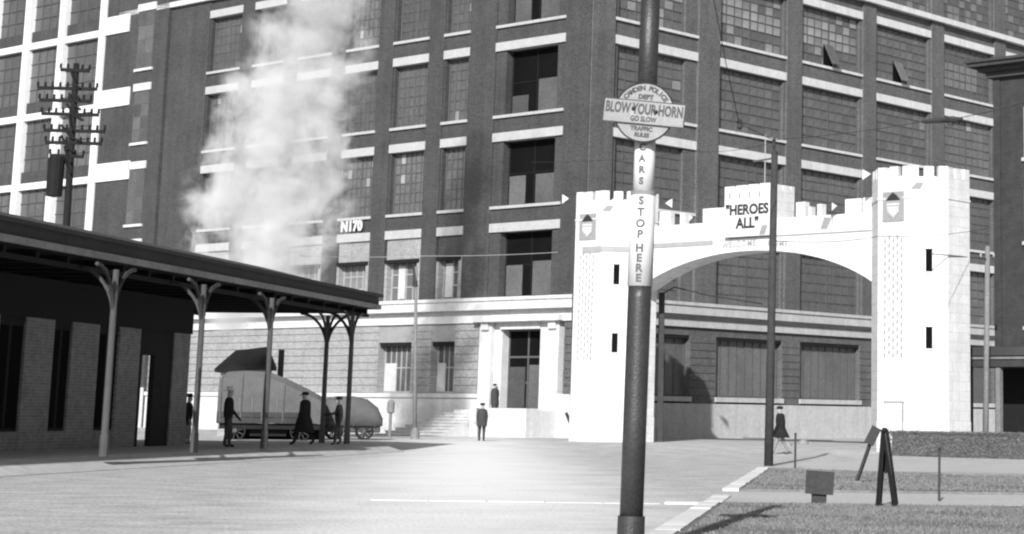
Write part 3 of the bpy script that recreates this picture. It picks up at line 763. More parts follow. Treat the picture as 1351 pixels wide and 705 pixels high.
# porch
MB().box(FH, -.35, 12, .02, 2.6, 4.0, 4.35).build('porch_roof', M['roof'], house)
MB().box(FH, -.2, 12, .1, 2.45, 3.55, 3.98).build('porch_frieze', M['wood'], house)
MB().box(FH, -.3, 12, 2.46, 2.52, 3.86, 3.97).build('porch_moulding', M['woodgrey'], house)
for i in range(5):
    MB().box(FH, .05 + i * 1.45, .27 + i * 1.45, 2.15, 2.37, GB, 3.55).build('porch_post', M['woodgrey'] if i % 2 else M['wood'], house)
MB().box(FH, .3, 12, .01, .05, GB, 3.55).build('porch_wall', M['woodblack'], house)
o = MB().box(FH, -1.3, -.95, 1.0, 1.35, GB - .1, 2.6).build('gate_pillar', M['stoneR'], base=FH.P(-1.1, 1.2, GB)); tag(o, 'narrow grey pillar between right arch tower and dark porch', 'pillar')

# ------------------------------------------------------------------ hedge in front of the right tower
HY = 79.0
ha, hb = at(1172, 594, HY - 3.5), at(1420, 594, HY - 6.5)
FG = Fr((ha.x, ha.y, 0), ((hb - ha).x / (hb - ha).xy.length, (hb - ha).y / (hb - ha).xy.length), ((hb - ha).y / (hb - ha).xy.length, -(hb - ha).x / (hb - ha).xy.length))
HL = (hb - ha).xy.length
hroot = thing('clipped_hedge', 'long low clipped hedge in front of the right arch tower', 'hedge', (ha.x, ha.y, 0.05))
MB().box(FG, 0.1, HL, -.9, -.12, .0, .86).build('hedge_core', M['hedge'], hroot)
q = MB(); vv = []; ff = []
for i in range(30000):
    t = random.random(); x = random.uniform(0, HL)
    if t < .62: y = random.uniform(-.16, .0) - abs(random.gauss(0, .02)); z = random.uniform(.02, .94)
    else: y = random.uniform(-1.0, 0); z = .90 + random.gauss(0, .025)
    s_ = random.uniform(.014, .034); c = FG.P(x, y, z); a = Vector((random.gauss(0, 1), random.gauss(0, 1), random.gauss(0, 1))).normalized(); b = a.orthogonal().normalized(); i0 = len(vv)
    vv += [c - a * s_, c + b * s_ * .6, c + a * s_, c - b * s_ * .6]; ff.append((i0, i0 + 1, i0 + 2, i0 + 3))
q.add(vv, ff); q.build('leaves', M['hedge'], hroot, kind='stuff', recalc=False)
# low kerb lines near the arch
def kerbline(pa, pb, z, h, wd, m, name, label):
    a, b = gnd(*pa, z), gnd(*pb, z)
    o = MB().beam((a.x, a.y, z + h / 2 - .02), (b.x, b.y, z + h / 2 - .02), wd, h + .04).build(name, m, kind='structure')
kerbline((1062, 585), (1152, 588), .1, .07, .3, M['wood'], 'kerb_board', '')
kerbline((960, 578), (1012, 580), .18, .05, .3, M['wood'], 'kerb_board', '')
kerbline((1112, 596), (1180, 598), .03, .07, .3, M['wood'], 'kerb_board', '')
kerbline((1180, 600), (1430, 606), .02, .05, .25, M['woodgrey'], 'kerb_board', '')

# ------------------------------------------------------------------ station shelter at the left
shel = thing('station_shelter', 'long dark station canopy on bracketed posts at the left', 'shelter', FC.P(60, -3, .3))
EZ = 5.03
XE = 72.3                                          # far end of the canopy
XS = 20.0
q = MB()
prof = [(0, EZ + .48), (0, EZ + .06), (-.25, EZ), (-4.5, EZ + .10), (-8.6, EZ + .0), (-8.85, EZ + .06), (-8.85, EZ + .46), (-4.5, EZ + 1.5)]
q.plate(Fr(FC.P(0, 0, 0), FC.ey, FC.ex), prof, XS, XE)
roof = q.build('roof', M['roof'], shel)
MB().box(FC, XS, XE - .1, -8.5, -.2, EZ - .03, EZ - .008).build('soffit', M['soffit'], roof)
MB().box(FC, XS, XE + .06, .0, .10, EZ - .02, EZ + .14).build('gutter', M['gutter'], roof)
MB().box(FC, XS, XE + .08, .0, .16, EZ + .42, EZ + .52).build('roof_edge', M['roof'], roof)
MB().box(FC, XE, XE + .08, -8.7, .0, EZ - .02, EZ + .30).build('end_fascia', M['roof'], roof)
for i in range(26):
    xx = XE - .5 - i * 1.6
    if xx > XS: MB().box(FC, xx - .06, xx + .06, -8.4, -.25, EZ - .20, EZ - .03).build('rafter', M['soffit'], roof)
for yy in (-.36, -6.4):
    MB().box(FC, XS, XE - .2, yy - .1, yy + .1, EZ - .30, EZ - .20).build('beam', M['soffit'], roof)
def cpost(x, y, m, r=.088, inner=False):
    b = MB(); p = FC.P(x, y, .3)
    b.tube([p, p + Vector((0, 0, .5)), p + Vector((0, 0, .52)), p + Vector((0, 0, EZ - .6))], [r * 1.25, r * 1.2, r, r * .85], 10)
    po = b.build('post', m, shel, smooth=False)
    for (dx, dy) in ((1, 0), (-1, 0), (0, -1)) + (((0, 1),) if inner else ()):
        pts = []
        for i in range(9):
            t = i / 8 * math.pi / 2; rr = 1.1 if dx else 1.0
            pts.append(FC.P(x + dx * rr * (1 - math.cos(t)), y + dy * rr * (1 - math.cos(t)), EZ - 1.55 + 1.32 * math.sin(t)))
        MB().tube(pts, .05, 6).build('bracket', M['iron'], po)
        MB().beam(FC.P(x + dx * .05, y + dy * .05, EZ - .85), FC.P(x + dx * .62, y + dy * .62, EZ - .32), .06, .06).build('strut', M['iron'], po)
for px, Yc in ((137, 48.3), (256, 53.8), (348, 60.0), (424, 71.0), (457, 69.6)):
    g = gnd(px, 300, 0) if False else at(px, 590, Yc)
    cpost((Vector((g.x, g.y, 0)) - FC.o).dot(FC.ex), (Vector((g.x, g.y, 0)) - FC.o).dot(FC.ey), M['post'], inner=(px == 424))
for xx in (30, 36, 42): cpost(xx, -.36, M['post'])
for xx in (63.0, 68.5): cpost(xx, -6.4, M['iron'], .16)
# station wall with brick piers, windows and one open doorway
FWy = -3.4
gw = FC
wx_end = 60.3
piers_px = [(226, 247), (153, 181), (90, 126), (28, 66)]
Fw = Fr(FC.P(0, FWy, 0), FC.ex, FC.ey)
wall_edges = []
for pa, pb in piers_px:
    xa, xb = Fw.sxy(pa, 520)[0], Fw.sxy(pb, 520)[0]; wall_edges.append((min(xa, xb), max(xa, xb)))
st_ = wall_edges[1][0] - wall_edges[2][0]
for k in range(1, 6): wall_edges.append((wall_edges[3][0] - st_ * k, wall_edges[3][1] - st_ * k))
for (xa, xb) in wall_edges:
    MB().box(FC, xa, xb, FWy - .5, FWy, .3, EZ - .22).build('brick_pier', M['stnbrick'], shel)
for k in range(len(wall_edges) - 1):
    xb = wall_edges[k][0]; xa = wall_edges[k + 1][1]
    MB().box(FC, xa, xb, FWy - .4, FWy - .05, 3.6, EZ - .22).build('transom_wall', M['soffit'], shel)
    if k == 0:                                    # the doorway stands open: daylight beyond
        xm0, xm1 = Fw.sxy(187, 520)[0], Fw.sxy(203, 520)[0]
        MB().box(FC, xa, xm0, FWy - .2, FWy - .05, .3, 3.6).build('door_leaf', M['woodblack'], shel)
        MB().box(FC, xm1, xb, FWy - .2, FWy - .05, .3, 3.6).build('door_leaf', M['woodblack'], shel)
        MB().box(FC, xm0, xm1, FWy - .2, FWy - .05, 3.0, 3.6).build('door_head', M['woodblack'], shel)
    else:
        wi = MB().box(FC, xa, xb, FWy - .3, FWy - .07, .8, 3.6).build('window', M['woodblack'], shel)
        MB().box(FC, xa, xb, FWy - .4, FWy - .03, .3, .8).build('apron_wall', M['stnbrick'], shel)
        for a in range(2):
            w0 = xa + (xb - xa) * a / 2
            MB().box(FC, w0 + .08, w0 + (xb - xa) / 2 - .08, FWy - .069, FWy - .06, .88, 3.5).build('pane', M['dark'], wi)
MB().box(FC, wall_edges[-1][0], wall_edges[0][1], FWy + .01, FWy + .06, 3.75, EZ - .23).build('dark_wall_band', M['soffit'], shel)  # near-black band across the pier tops
# ------------------------------------------------------------------ vehicles beyond the shelter
def wheel(parent, c, ax, r, tyre=.07):
    c = Vector(c); ax = Vector(ax).normalized()
    t = MB(); pr = [(r - tyre, -.05), (r - .02, -.06), (r, -.02), (r, .02), (r - .02, .06), (r - tyre, .05)]
    t.lathe(c, pr, 20, ax); t.f = t.f[:-2]; t.m = t.m[:-2]
    wo_ = t.build('wheel', M['rubber'], parent)
    MB().lathe(c, [(.09, -.1), (.09, .1)], 10, ax).build('hub', M['car'], wo_)
    a = ax.orthogonal().normalized(); b = ax.cross(a); s_ = MB()
    for i in range(10):
        th = i * math.pi / 5; d = a * math.cos(th) + b * math.sin(th); s_.beam(c + d * .08, c + d * (r - tyre + .01), .035, .035, ax)
    s_.build('spokes', M['wood'], wo_)
def vframe(px, Y, dirpx): 
    p = at(px, 580, Y); return p
# canvas covered truck
pA, pB = at(288, 580, 84.0), at(424, 580, 84.6)
dv = Vector((pB.x - pA.x, pB.y - pA.y, 0)); VL = dv.length; dv.normalize()
FT = Fr((pA.x, pA.y, 0), dv, (dv.y, -dv.x))
g0 = .12
truck = thing('covered_truck', 'big grey canvas-covered motor truck parked beyond the canopy posts', 'truck', (pA.x, pA.y, g0))
q = MB()
stn = [(0, 2.72), (.3, 2.95), (1.0, 2.98), (1.95, 2.95), (2.6, 2.72), (3.3, 2.36), (4.0, 2.02), (VL, 1.85)]
vv = []; ns = 7
for (x, zt) in stn:
    for (yy, f) in ((1.0, 0), (1.02, .55), (.92, .88), (.5, 1.0), (-.5, 1.0), (-.92, .88), (-1.02, .55), (-1.0, 0)):
        vv.append(FT.P(x, yy + random.uniform(-.02, .02), .85 + (zt - .85) * f + random.uniform(-.02, .02)))
k = 8; ff = [(i * k + j, i * k + (j + 1) % k, (i + 1) * k + (j + 1) % k, (i + 1) * k + j) for i in range(len(stn) - 1) for j in range(k)]
ff += [tuple(range(k)), tuple(range((len(stn) - 1) * k, len(stn) * k))]
q.add(vv, ff); q.build('canvas_cover', M['tarp'], truck, smooth=False)
for xh in (.12, .95, 1.8, 2.65, 3.4):
    zt = 2.95 if xh < 2 else 2.95 - (xh - 1.95) * .48
    if xh < .3: zt = 2.8
    hp = [FT.P(xh, 1.035, .95), FT.P(xh, 1.05, .85 + (zt - .85) * .55), FT.P(xh, .95, .85 + (zt - .85) * .885), FT.P(xh, .5, zt + .01), FT.P(xh, -.5, zt + .01)]
    MB().tube(hp, .035, 6).build('canvas_hoop', M['tarp'], truck)
for kk in range(2):
    MB().box(FT, .0, VL - .6, 1.0, 1.06, .86 + kk * .24, 1.07 + kk * .24).build('side_board', M['wood'], truck)
q = MB().box(FT, .1, VL, -.9, .9, .62, .84); q.build('chassis', M['woodblack'], truck)
MB().box(FT, 1.3, VL - 1.4, -.6, .55, .34, .61).build('underside_shade_box', M['woodblack'], truck)  # black box put in as shade under the chassis
MB().box(FT, .2, VL, -.7, -.6, .14, .61).build('underside_shade_sheet', M['woodblack'], truck)  # black sheet put in as shade between the wheels
for x in (.75, VL - .8):
    for yy in (-.85, .85): wheel(truck, FT.P(x, yy, g0 + .44), FT.ey, .44)
for i in range(5): 
    q = MB(); pts = [FT.P(.4 + i * .5, 1.04, .9), FT.P(.4 + i * .5, 1.05, 1.9)]; q.tube(pts, .012, 5); q.build('lacing', M['gutter'], truck)
# rounded touring car
pA, pB = at(426, 580, 86.2), at(504, 580, 86.6)
dv = Vector((pB.x - pA.x, pB.y - pA.y, 0)); VL = dv.length; dv.normalize(); FTc = Fr((pA.x, pA.y, 0), dv, (dv.y, -dv.x))
car = thing('touring_car', 'rounded grey canvas-topped motor car parked right of the truck', 'car', (pA.x, pA.y, g0 + .05))
q = MB(); vv = []
stn = [(0, 1.9, .9), (.5, 2.02, 1.0), (1.2, 2.02, 1.0), (1.8, 1.9, 1.0), (2.25, 1.55, .95), (2.48, 1.1, .8)]
for (x, zt, hw) in stn:
    for (yy, f) in ((.75, 0), (.8, .55), (.72, .88), (.4, 1.0), (-.4, 1.0), (-.72, .88), (-.8, .55), (-.75, 0)):
        vv.append(FTc.P(x * VL / 2.5, yy * hw, .78 + (zt - .78) * f))
ff = [(i * k + j, i * k + (j + 1) % k, (i + 1) * k + (j + 1) % k, (i + 1) * k + j) for i in range(len(stn) - 1) for j in range(k)]
ff += [tuple(range(k)), tuple(range((len(stn) - 1) * k, len(stn) * k))]
q.add(vv, ff); body = q.build('canvas_top', M['tarp'], car, smooth=True)
MB().box(FTc, .05, VL - .1, -.6, .6, .5, .8).build('body', M['car'], car, bevel=.05)
for x in (.45, VL - .75):
    for yy in (-.62, .66):
        wheel(car, FTc.P(x, yy, g0 + .45), FTc.ey, .38)
        if yy > 0:
            pts = [FTc.P(x + .5 * math.cos(t * math.pi / 8), yy, g0 + .45 + .47 * math.sin(t * math.pi / 8)) for t in range(1, 8)]
            b = MB()
            for a_, c_ in zip(pts[:-1], pts[1:]): b.beam(a_, c_, .26, .03, FTc.ey.cross(c_ - a_))
            b.build('mudguard', M['car'], car)
MB().lathe(FTc.P(VL - .15, .5, g0 + .85), [(.05, -.1), (.12, 0), (.12, .06)], 10, tuple(FTc.ex)).build('headlamp', M['gutter'], car)
# a second dark hipped shelter roof behind the truck
pk = at(318, 580, 92)
FK = Fr((pk.x, pk.y, 0), dv, (dv.y, -dv.x))
kiosk = thing('waiting_hut', 'dark hipped roof of a small hut behind the covered truck', 'hut', (pk.x, pk.y, .2))
q = MB(); e = 3.95
vv = [FK.P(-1.25, 1.0, e - .75), FK.P(1.3, 1.0, e - .6), FK.P(1.3, -1.4, e - .6), FK.P(-1.25, -1.4, e - .75), FK.P(-.5, -.2, e + .1), FK.P(.95, -.2, e + .3)]
vv2 = [v - Vector((0, 0, .15)) for v in vv[:4]]
q.add(vv + vv2, [(0, 1, 5, 4), (1, 2, 5), (2, 3, 4, 5), (3, 0, 4), (0, 1, 7, 6), (1, 2, 8, 7), (2, 3, 9, 8), (3, 0, 6, 9), (6, 7, 8, 9)])
q.build('roof', M['soffit'], kiosk)
MB().box(FK, -1.0, 1.1, -1.2, .7, .2, e - .72).build('wall', M['hazebrick'], kiosk)
MB().beam(FK.P(1.62, .6, .2), FK.P(1.62, .6, 4.1), .22, .22).build('corner_post', M['woodblack'], kiosk)

# ------------------------------------------------------------------ poles
def pole(name, label, base, top, r0, r1, m, n=12):
    t = thing(name, label, 'pole', base)
    MB().tube([base, Vector(base).lerp(top, .5), top], [r0, (r0 + r1) / 2, r1], n).build('shaft', m, t, smooth=True)
    return t
# utility pole before the arch
b_ = gnd(1014, 615); tp = at(1022, 203, b_.y)
t = pole('utility_pole', 'tall dark wooden pole standing before the middle of the arch', b_, tp, .135, .10, M['wood'])
MB().tube([tp, tp + Vector((0, 0, .12))], [.11, .04], 10).build('cap', M['iron'], t)
MB().beam(tp + Vector((-.65, 0, -.25)), tp + Vector((.08, 0, -.12)), .05, .05).build('bracket_arm', M['iron'], t)
MB().lathe(tp + Vector((-.02, 0, .35)), [(.03, -.22), (.06, -.1), (.03, 0), (.06, .06), (.02, .14)], 8).build('insulator', M['iron'], t)
# pole by the dark house
b_ = at(1300, 566, 81.0); b_.z = .1; tp = at(1303, 325, 81.0)
t = pole('utility_pole', 'slim grey wooden pole right of the right arch tower', b_, tp, .125, .10, M['woodgrey'])
MB().beam(at(1292, 341, 81), at(1313, 341, 81), .08, .1).build('crossarm', M['wood'], t)
for px in (1294, 1311): MB().lathe(at(px, 338, 81), [(.03, -.05), (.05, .03), (.02, .12)], 8).build('insulator', M['palewire'], t)
# slim light pole before the left front
b_ = at(547, 582, 90.0); b_.z = .2; tp = at(549, 352, 90.0)
t = pole('lamp_pole', 'slim pale pole standing before the ground-floor windows left of the door', b_, tp, .10, .06, M['woodgrey'], 8)
MB().tube([tp - Vector((0, 0, .9)), tp + Vector((-.08, 0, .05))], [.13, .05], 8).build('lamp_bracket', M['iron'], t)
MB().lathe(b_, [(.2, -.1), (.2, .25), (.12, .45), (.1, .5)], 10).build('pole_foot', M['woodgrey'], t)
b_ = at(514, 577, 92.0); b_.z = .2
t = thing('post_box', 'short pale post with small box on top near the parked car', 'post', b_)
MB().tube([b_, b_ + Vector((0, 0, 1.1))], .07, 8).build('stem', M['woodgrey'], t)
MB().lathe(b_ + Vector((0, 0, 1.1)), [(.07, 0), (.16, .05), (.17, .5), (.1, .6), (.02, .64)], 12).build('box', M['woodgrey'], t)
# telegraph pole with crossarms far left
YT = 92.0
b_ = at(70, 580, YT); b_.z = .2; tp = at(101, 84, YT)
t = pole('telegraph_pole', 'dark telegraph pole loaded with crossarms and insulators, far left above the canopy', b_, tp, .2, .14, M['woodblack'])
for (py, x0, x1) in ((92, 80, 118), (116, 50, 128), (132, 52, 120), (150, 55, 130), (172, 58, 138), (188, 60, 134), (205, 66, 110)):
    a, c = at(x0, py, YT - .1), at(x1, py + 2, YT - .1)
    ca = MB().beam(a, c, .13, .15).build('crossarm', M['woodblack'], t)
    nn = int((x1 - x0) / 9)
    for i in range(nn + 1):
        p = a.lerp(c, i / nn)
        MB().lathe(p + Vector((0, 0, .06)), [(.03, 0), (.07, .06), (.05, .14), (.07, .18), (.02, .25)], 7).build('insulator', M['woodblack'], ca)
bx_ = at(73, 232, YT - .4)
MB().lathe(bx_, [(.05, -1.0), (.36, -.95), (.38, .75), (.3, .9), (.05, .95)], 12).build('transformer', M['woodblack'], t)
for i in range(9):
    py = 95 + i * 14
    a, c = at(98 - i * 2.5 + random.uniform(-8, 8), py, YT - .2), at(108 - i * 2.2 + random.uniform(-6, 14), py + 22, YT - .25)
    MB().tube([a, a.lerp(c, .5) + Vector((0, 0, -.2)), c], .06, 6).build('looped_cable', M['woodblack'], t)

# ------------------------------------------------------------------ foreground pole with police sign
YP = 21.0
pb = at(831.0, 733, YP); pb.z = 0.0
ptop = at(860.5, -60, YP)
def pl(py):                                        # point on the pole axis at picture row py
    t_ = (733 - py) / 793.0; return pb.lerp(ptop, t_)
fp = thing('sign_pole', 'black iron pole in the foreground carrying the round police sign', 'pole', pb)
MB().tube([pb, pl(677)], [.143, .141], 28).build('foot_sleeve', M['ironpole'], fp, bevel=.006)
MB().tube([pl(690), pl(550), pl(400), pl(384)], [.121, .122, .123, .123], 28).build('lower_shaft', M['ironpole'], fp, smooth=True)
MB().tube([pl(384.5), pl(262)], [.134, .130], 28).build('white_sleeve', M['whitepaint'], fp, smooth=True, label='white lower sleeve lettered STOP HERE')
MB().tube([pl(262.5), pl(186)], [.113, .110], 28).build('white_sleeve', M['whitepaint'], fp, smooth=True, label='white upper sleeve lettered CARS')
MB().tube([pl(265), pl(260)], [.136, .136], 28).build('band', M['gutter'], fp)
MB().tube([pl(187), pl(-60)], [.106, .103], 28).build('upper_shaft', M['ironpole'], fp, smooth=True)
# letters wrapped on the sleeves
def pole_letter(ch, px, py, size, rad, parent):
    tv, tf = text_data(ch, size, .0015, .005)
    c = pl(py); ax = (ptop - pb).normalized(); d0 = (CAM - c); d0 = (d0 - ax * d0.dot(ax)).normalized(); rx = d0.cross(ax) * -1
    rx = ax.cross(d0) * 1.0
    b = MB(); off = (px - (pl_px(py))) * YP / F; a0 = off / rad
    vv = []
    for v in tv:
        an = a0 + v.x / rad; rr = rad + .002 + v.z
        vv.append(c + ax * v.y + (d0 * math.cos(an) + rx * math.sin(an)) * rr)
    b.add(vv, tf); return b.build('letter', M['ink'], parent, recalc=False)
def pl_px(py): return 831.0 + (733 - py) / 793.0 * 29.5
for ch, py in zip('CARS', (203.5, 218.5, 233, 248)): pole_letter(ch, pl_px(py) - 3.5, py, .10, .1125, fp)
for ch, py in zip('STOP', (274, 289, 304, 318)): pole_letter(ch, pl_px(py) - 2.5, py, .115, .133, fp)
for ch, py in zip('HERE', (336, 349, 362, 375)): pole_letter(ch, pl_px(py) - 2.5, py, .115, .1335, fp)
# round sign
sc_ = at(850, 148.5, YP - .2)
tdir = (CAM - sc_); tdir.z = 0; tdir.normalize(); tdir = (tdir + Vector((-.12, 0, .0))).normalized()
sxv = Vector((0, 0, 1)).cross(tdir).normalized()
class SignFr:
    def __init__(s, o, ex, ez, ey): s.o, s.ex, s.ez, s.ey = o, ex, ez, ey
    def P(s, x, y, z): return s.o + s.ex * x + s.ey * y + s.ez * z
szv = tdir.cross(sxv)
ca, sa = math.cos(R(-5.2)), math.sin(R(-5.2))
FS = SignFr(sc_, sxv * ca + szv * sa, szv * ca - sxv * sa, tdir)
rs = .315
q = MB(); nseg = 40
q.plate(FS, [(rs * math.cos(2 * math.pi * i / nseg), rs * math.sin(2 * math.pi * i / nseg)) for i in range(nseg)], -.012, .0)
disc = q.build('sign_disc', M['signface'], fp)
q = MB(); vv = []; ff = []
for i in range(nseg):
    t_ = 2 * math.pi * i / nseg
    for (r_, y_) in ((rs - .008, .004), (rs + .008, .004), (rs + .008, -.016), (rs - .008, -.016)): vv.append(FS.P(r_ * math.cos(t_), y_, r_ * math.sin(t_)))
for i in range(nseg):
    a = i * 4; b = ((i + 1) % nseg) * 4
    for j in range(4): ff.append((a + j, b + j, b + (j + 1) % 4, a + (j + 1) % 4))
q.add(vv, ff); q.build('rim', M['darkmark'], disc)
bw_, bh_ = .425, .118; bz = -.005
bar = MB().box(FS, -bw_, bw_, .003, .016, bz - bh_, bz + bh_).build('sign_bar', M['signface'], fp)
q = MB()
q.box(FS, -bw_ - .01, bw_ + .01, .001, .019, bz + bh_, bz + bh_ + .009).box(FS, -bw_ - .01, bw_ + .01, .001, .019, bz - bh_ - .011, bz - bh_)
q.box(FS, -bw_ - .01, -bw_, .001, .019, bz - bh_, bz + bh_).box(FS, bw_, bw_ + .012, .001, .019, bz - bh_, bz + bh_)
q.build('bar_rim', M['iron'], bar)
def sign_text(txt, size, x, z, y, parent, m=M['greymark'], bold=.002, sx=1.0, space=1.0):
    tv, tf = text_data(txt, size, .001, bold, space=space); b = MB()
    b.add([FS.P(x + v.x * sx, y + v.z, z + v.y) for v in tv], tf); return b.build('lettering', m, parent, recalc=False)
M['signink'] = mat('faded_sign_ink', .07, spread=.25, scale=20)
sign_text('BLOW YOUR HORN', .155, 0, bz + .030, .018, bar, M['signink'], .0055, .585, 1.0)
sign_text('GO SLOW', .075, .0, bz - .072, .018, bar, M['signink'], .003, .8)
sign_text('DEPT', .068, 0, .162, .002, disc, M['signink'], .004, 1.0)
sign_text('TRAFFIC', .062, -.01, -.178, .002, disc, M['signink'], .0035, 1.0)
sign_text('RULES', .060, .0, -.243, .002, disc, M['signink'], .0035, .95)
b = MB()
txt = 'CAMDEN POLICE'
for i, ch in enumerate(txt):
    if ch == ' ':
        b.build('lettering', M['signink'], disc, recalc=False); b = MB(); continue
    an = R(90 + 54 - i * 108 / (len(txt) - 1)); tv, tf = text_data(ch, .070, .001, .004)
    c0, s0 = math.cos(an - math.pi / 2), math.sin(an - math.pi / 2); rr = .258
    b.add([FS.P(rr * math.cos(an) + v.x * c0 - v.y * s0, .002 + v.z, rr * math.sin(an) + v.x * s0 + v.y * c0) for v in tv], tf)
b.build('lettering', M['signink'], disc, recalc=False)
for (x, z) in ((-.115, .028), (.125, .012)):
    MB().lathe(FS.P(x, .016, z), [(.024, 0), (.022, .012), (.008, .02)], 10, tuple(FS.ey)).build('bolt', M['darkmark'], bar)
    MB().plate(FS, [(x - .03, z - .01), (x + .03, z - .01), (x + .022, z - .10), (x - .026, z - .10)], .0162, .0172).build('rust_run', M['greymark'], bar)
for z in (.2, -.2): MB().box(FS, -.1, .1, -.1, -.013, z - .015, z + .015).build('clamp', M['iron'], disc)

# ------------------------------------------------------------------ park odds and ends
# A-frame barricade seen end on
ba = gnd(1159, 671); bb = gnd(1182, 672)
ay = ba.y
t = thing('trestle', 'black A-shaped trestle sign standing on the lawn edge', 'trestle', (ba + bb) / 2)
apex = at(1167, 567, ay)
for (p, dy) in ((ba, 0), (bb, .0)):
    for s_ in (-1, 1):
        off = Vector((.16 * s_ * .25, .45 * s_, 0))
        MB().beam(p + off, apex + off * .9 + Vector(((p.x - apex.x) * .08, 0, 0)), .07, .05).build('leg', M['woodblack'], t)
def lerp3(a, b, f): return a.lerp(b, f)
for (p, sgn) in ((ba, -1), (bb, 1)):
    a0 = apex.lerp(p, .03); a1 = apex.lerp(p, .56); o1 = Vector((.04, .45, 0)); k = Vector((.028 * sgn, 0, .01))
    v = [a0 - o1, a0 + o1, a1 + o1, a1 - o1]
    MB().add([x_ + k for x_ in v] + [x_ + k * .3 for x_ in v], [(0, 1, 2, 3), (4, 5, 6, 7), (0, 1, 5, 4), (1, 2, 6, 5), (2, 3, 7, 6), (3, 0, 4, 7)]).build('board', M['woodblack'] if sgn < 0 else M['wood'], t)
for yy in (-.4, .36):
    e0, e1 = apex.lerp(ba, .55), apex.lerp(bb, .52); dd = Vector((.03, yy, 0))
    v = [apex + dd, e0 + dd, e1 + dd]; k = Vector((0, .03, 0))
    MB().add(v + [x_ + k for x_ in v], [(0, 1, 2), (3, 4, 5), (0, 1, 4, 3), (1, 2, 5, 4), (2, 0, 3, 5)]).build('gusset', M['woodblack'], t)
MB().beam(apex - Vector((.04, .5, 0)), apex + Vector((.04, .5, 0)), .06, .06).build('ridge_bar', M['woodblack'], t)
# leaning stake with a board
pa_ = gnd(1128, 640); pt = at(1153, 571, pa_.y - .3)
t = thing('leaning_stake', 'leaning stake with a dark board at its top behind the trestle', 'stake', pa_)
MB().beam(pa_ - Vector((0, 0, .05)), pt, .07, .06).build('stake', M['wood'], t)
a_, c_ = at(1146, 586, pa_.y - .34), at(1157, 564, pa_.y - .34)
MB().beam(a_, c_, .22, .03, Vector((0, 1, 0))).build('board', M['wood'], t)
MB().prism([(pa_.x - .3, pa_.y - .2), (pa_.x + .12, pa_.y - .25), (pa_.x + .2, pa_.y + .1), (pa_.x - .2, pa_.y + .15)], .0, .09).build('footing', M['woodgrey'], t)
# small square notice board
pn = gnd(1080, 668); pn_top = at(1081, 636, pn.y)
t = thing('notice_board', 'small square dark notice board on a stub post by the white kerb', 'notice board', pn)
MB().box(Fr(pn, (1, 0), (0, -1)), -.12, .13, -.08, .06, -.03, .25).build('post', M['wood'], t)
q = MB(); cc_ = at(1081.5, 637, pn.y - .1); ww, hh = .235, .19
ca, sa = math.cos(R(-3)), math.sin(R(-3))
vv = []
for y_ in (-.02, .02):
    for (x, z) in ((-ww, -hh), (ww, -hh), (ww, hh), (-ww, hh)): vv.append(cc_ + Vector((x * ca - z * sa, y_, x * sa + z * ca)))
q.add(vv, [(0, 1, 2, 3), (4, 5, 6, 7), (0, 1, 5, 4), (1, 2, 6, 5), (2, 3, 7, 6), (3, 0, 4, 7)]); q.build('board', M['wood'], t)
# thin stakes
for (px, pb_, pt_, lab) in ((1239, 662, 594, 'thin iron stake standing right of the trestle'), (1049, 619, 574, 'thin iron stake near the walking person and tall pole')):
    a = gnd(px, pb_); c = at(px + .5, pt_, a.y)
    t = thing('iron_stake', lab, 'stake', a)
    MB().tube([a - Vector((0, 0, .05)), c], .022 if px > 1100 else .03, 6).build('rod', M['iron'], t)
    MB().lathe(c, [(.02, -.02), (.04, .02), (.02, .06)], 8).build('knob', M['iron'], t)
for (px, py, lab) in ((1037, 593, 'pale round whitewashed stone left of the thin stake'), (1060, 590, 'pale round whitewashed stone right of the thin stake')):
    a = gnd(px, py, .05)
    me = MB(); me.lathe(a, [(.12, 0), (.24, .08), (.25, .18), (.17, .29), (.05, .34)], 12)
    for v in me.v: v += Vector((random.uniform(-.03, .03), random.uniform(-.03, .03), random.uniform(-.02, .02)))
    o = me.build('marker_stone', M['rock'], smooth=True, base=a); tag(o, lab, 'stone')
a = gnd(1308, 604, .02)
o = MB().box(Fr(a, (1, 0), (0, 1)), -.14, .16, -.1, .1, -.02, .26).build('stone_block', M['stoneR'], base=a, bevel=.03); tag(o, 'small grey stone block on the path before the hedge', 'stone')

# ------------------------------------------------------------------ wires
def wire(pts, rad, m, label, sag=0.0, name='overhead_wire'):
    P_ = [at(*p) for p in pts]; out = []
    for a, b in zip(P_[:-1], P_[1:]):
        for i in range(10):
            t_ = i / 10; p = a.lerp(b, t_); p.z -= sag * 4 * t_ * (1 - t_); out.append(p)
    out.append(P_[-1])
    o = MB().tube(out, rad, 5).build(name, m, base=P_[0]); tag(o, label, 'wire', 'overhead wires'); return o
wire([(938, -20, 50), (957, 80, 52), (975, 163, 54.5), (1020, 185, 57.5)], .012, M['wire'], 'dark wire dropping from the picture top to the tall pole before the arch')
wire([(1020, 185, 57.5), (1215, 161, 55), (1245, 159, 54.5), (1375, 128, 52)], .011, M['wire'], 'trolley wire running right from the tall pole to the long insulator', .06)
wire([(1020, 188, 57.5), (920, 200, 60), (700, 214, 70)], .007, M['wire'], 'faint wire running left from the tall pole across the factory', .1)
wire([(395, 338, 88), (560, 338, 88), (736, 333, 91)], .013, M['palewire'], 'pale wire stretched across the lower factory windows left of the arch', .05)
wire([(1024, 318, 57.5), (1160, 312, 66), (1302, 302, 81)], .010, M['wire'], 'thin wire crossing in front of the right arch tower near its shield', .1)
wire([(1228, 335, 77.5), (1303, 342, 81)], .02, M['wire'], 'short wire from the slit window to the slim grey pole')
wire([(873, 388, 90.5), (890, 379, 90.2), (935, 390, 88), (1005, 401, 85)], .03, M['wire'], 'dark cable under the left end of the arch', .0)
o = at(1216, 161, 55); c = at(1270, 157, 54.3)
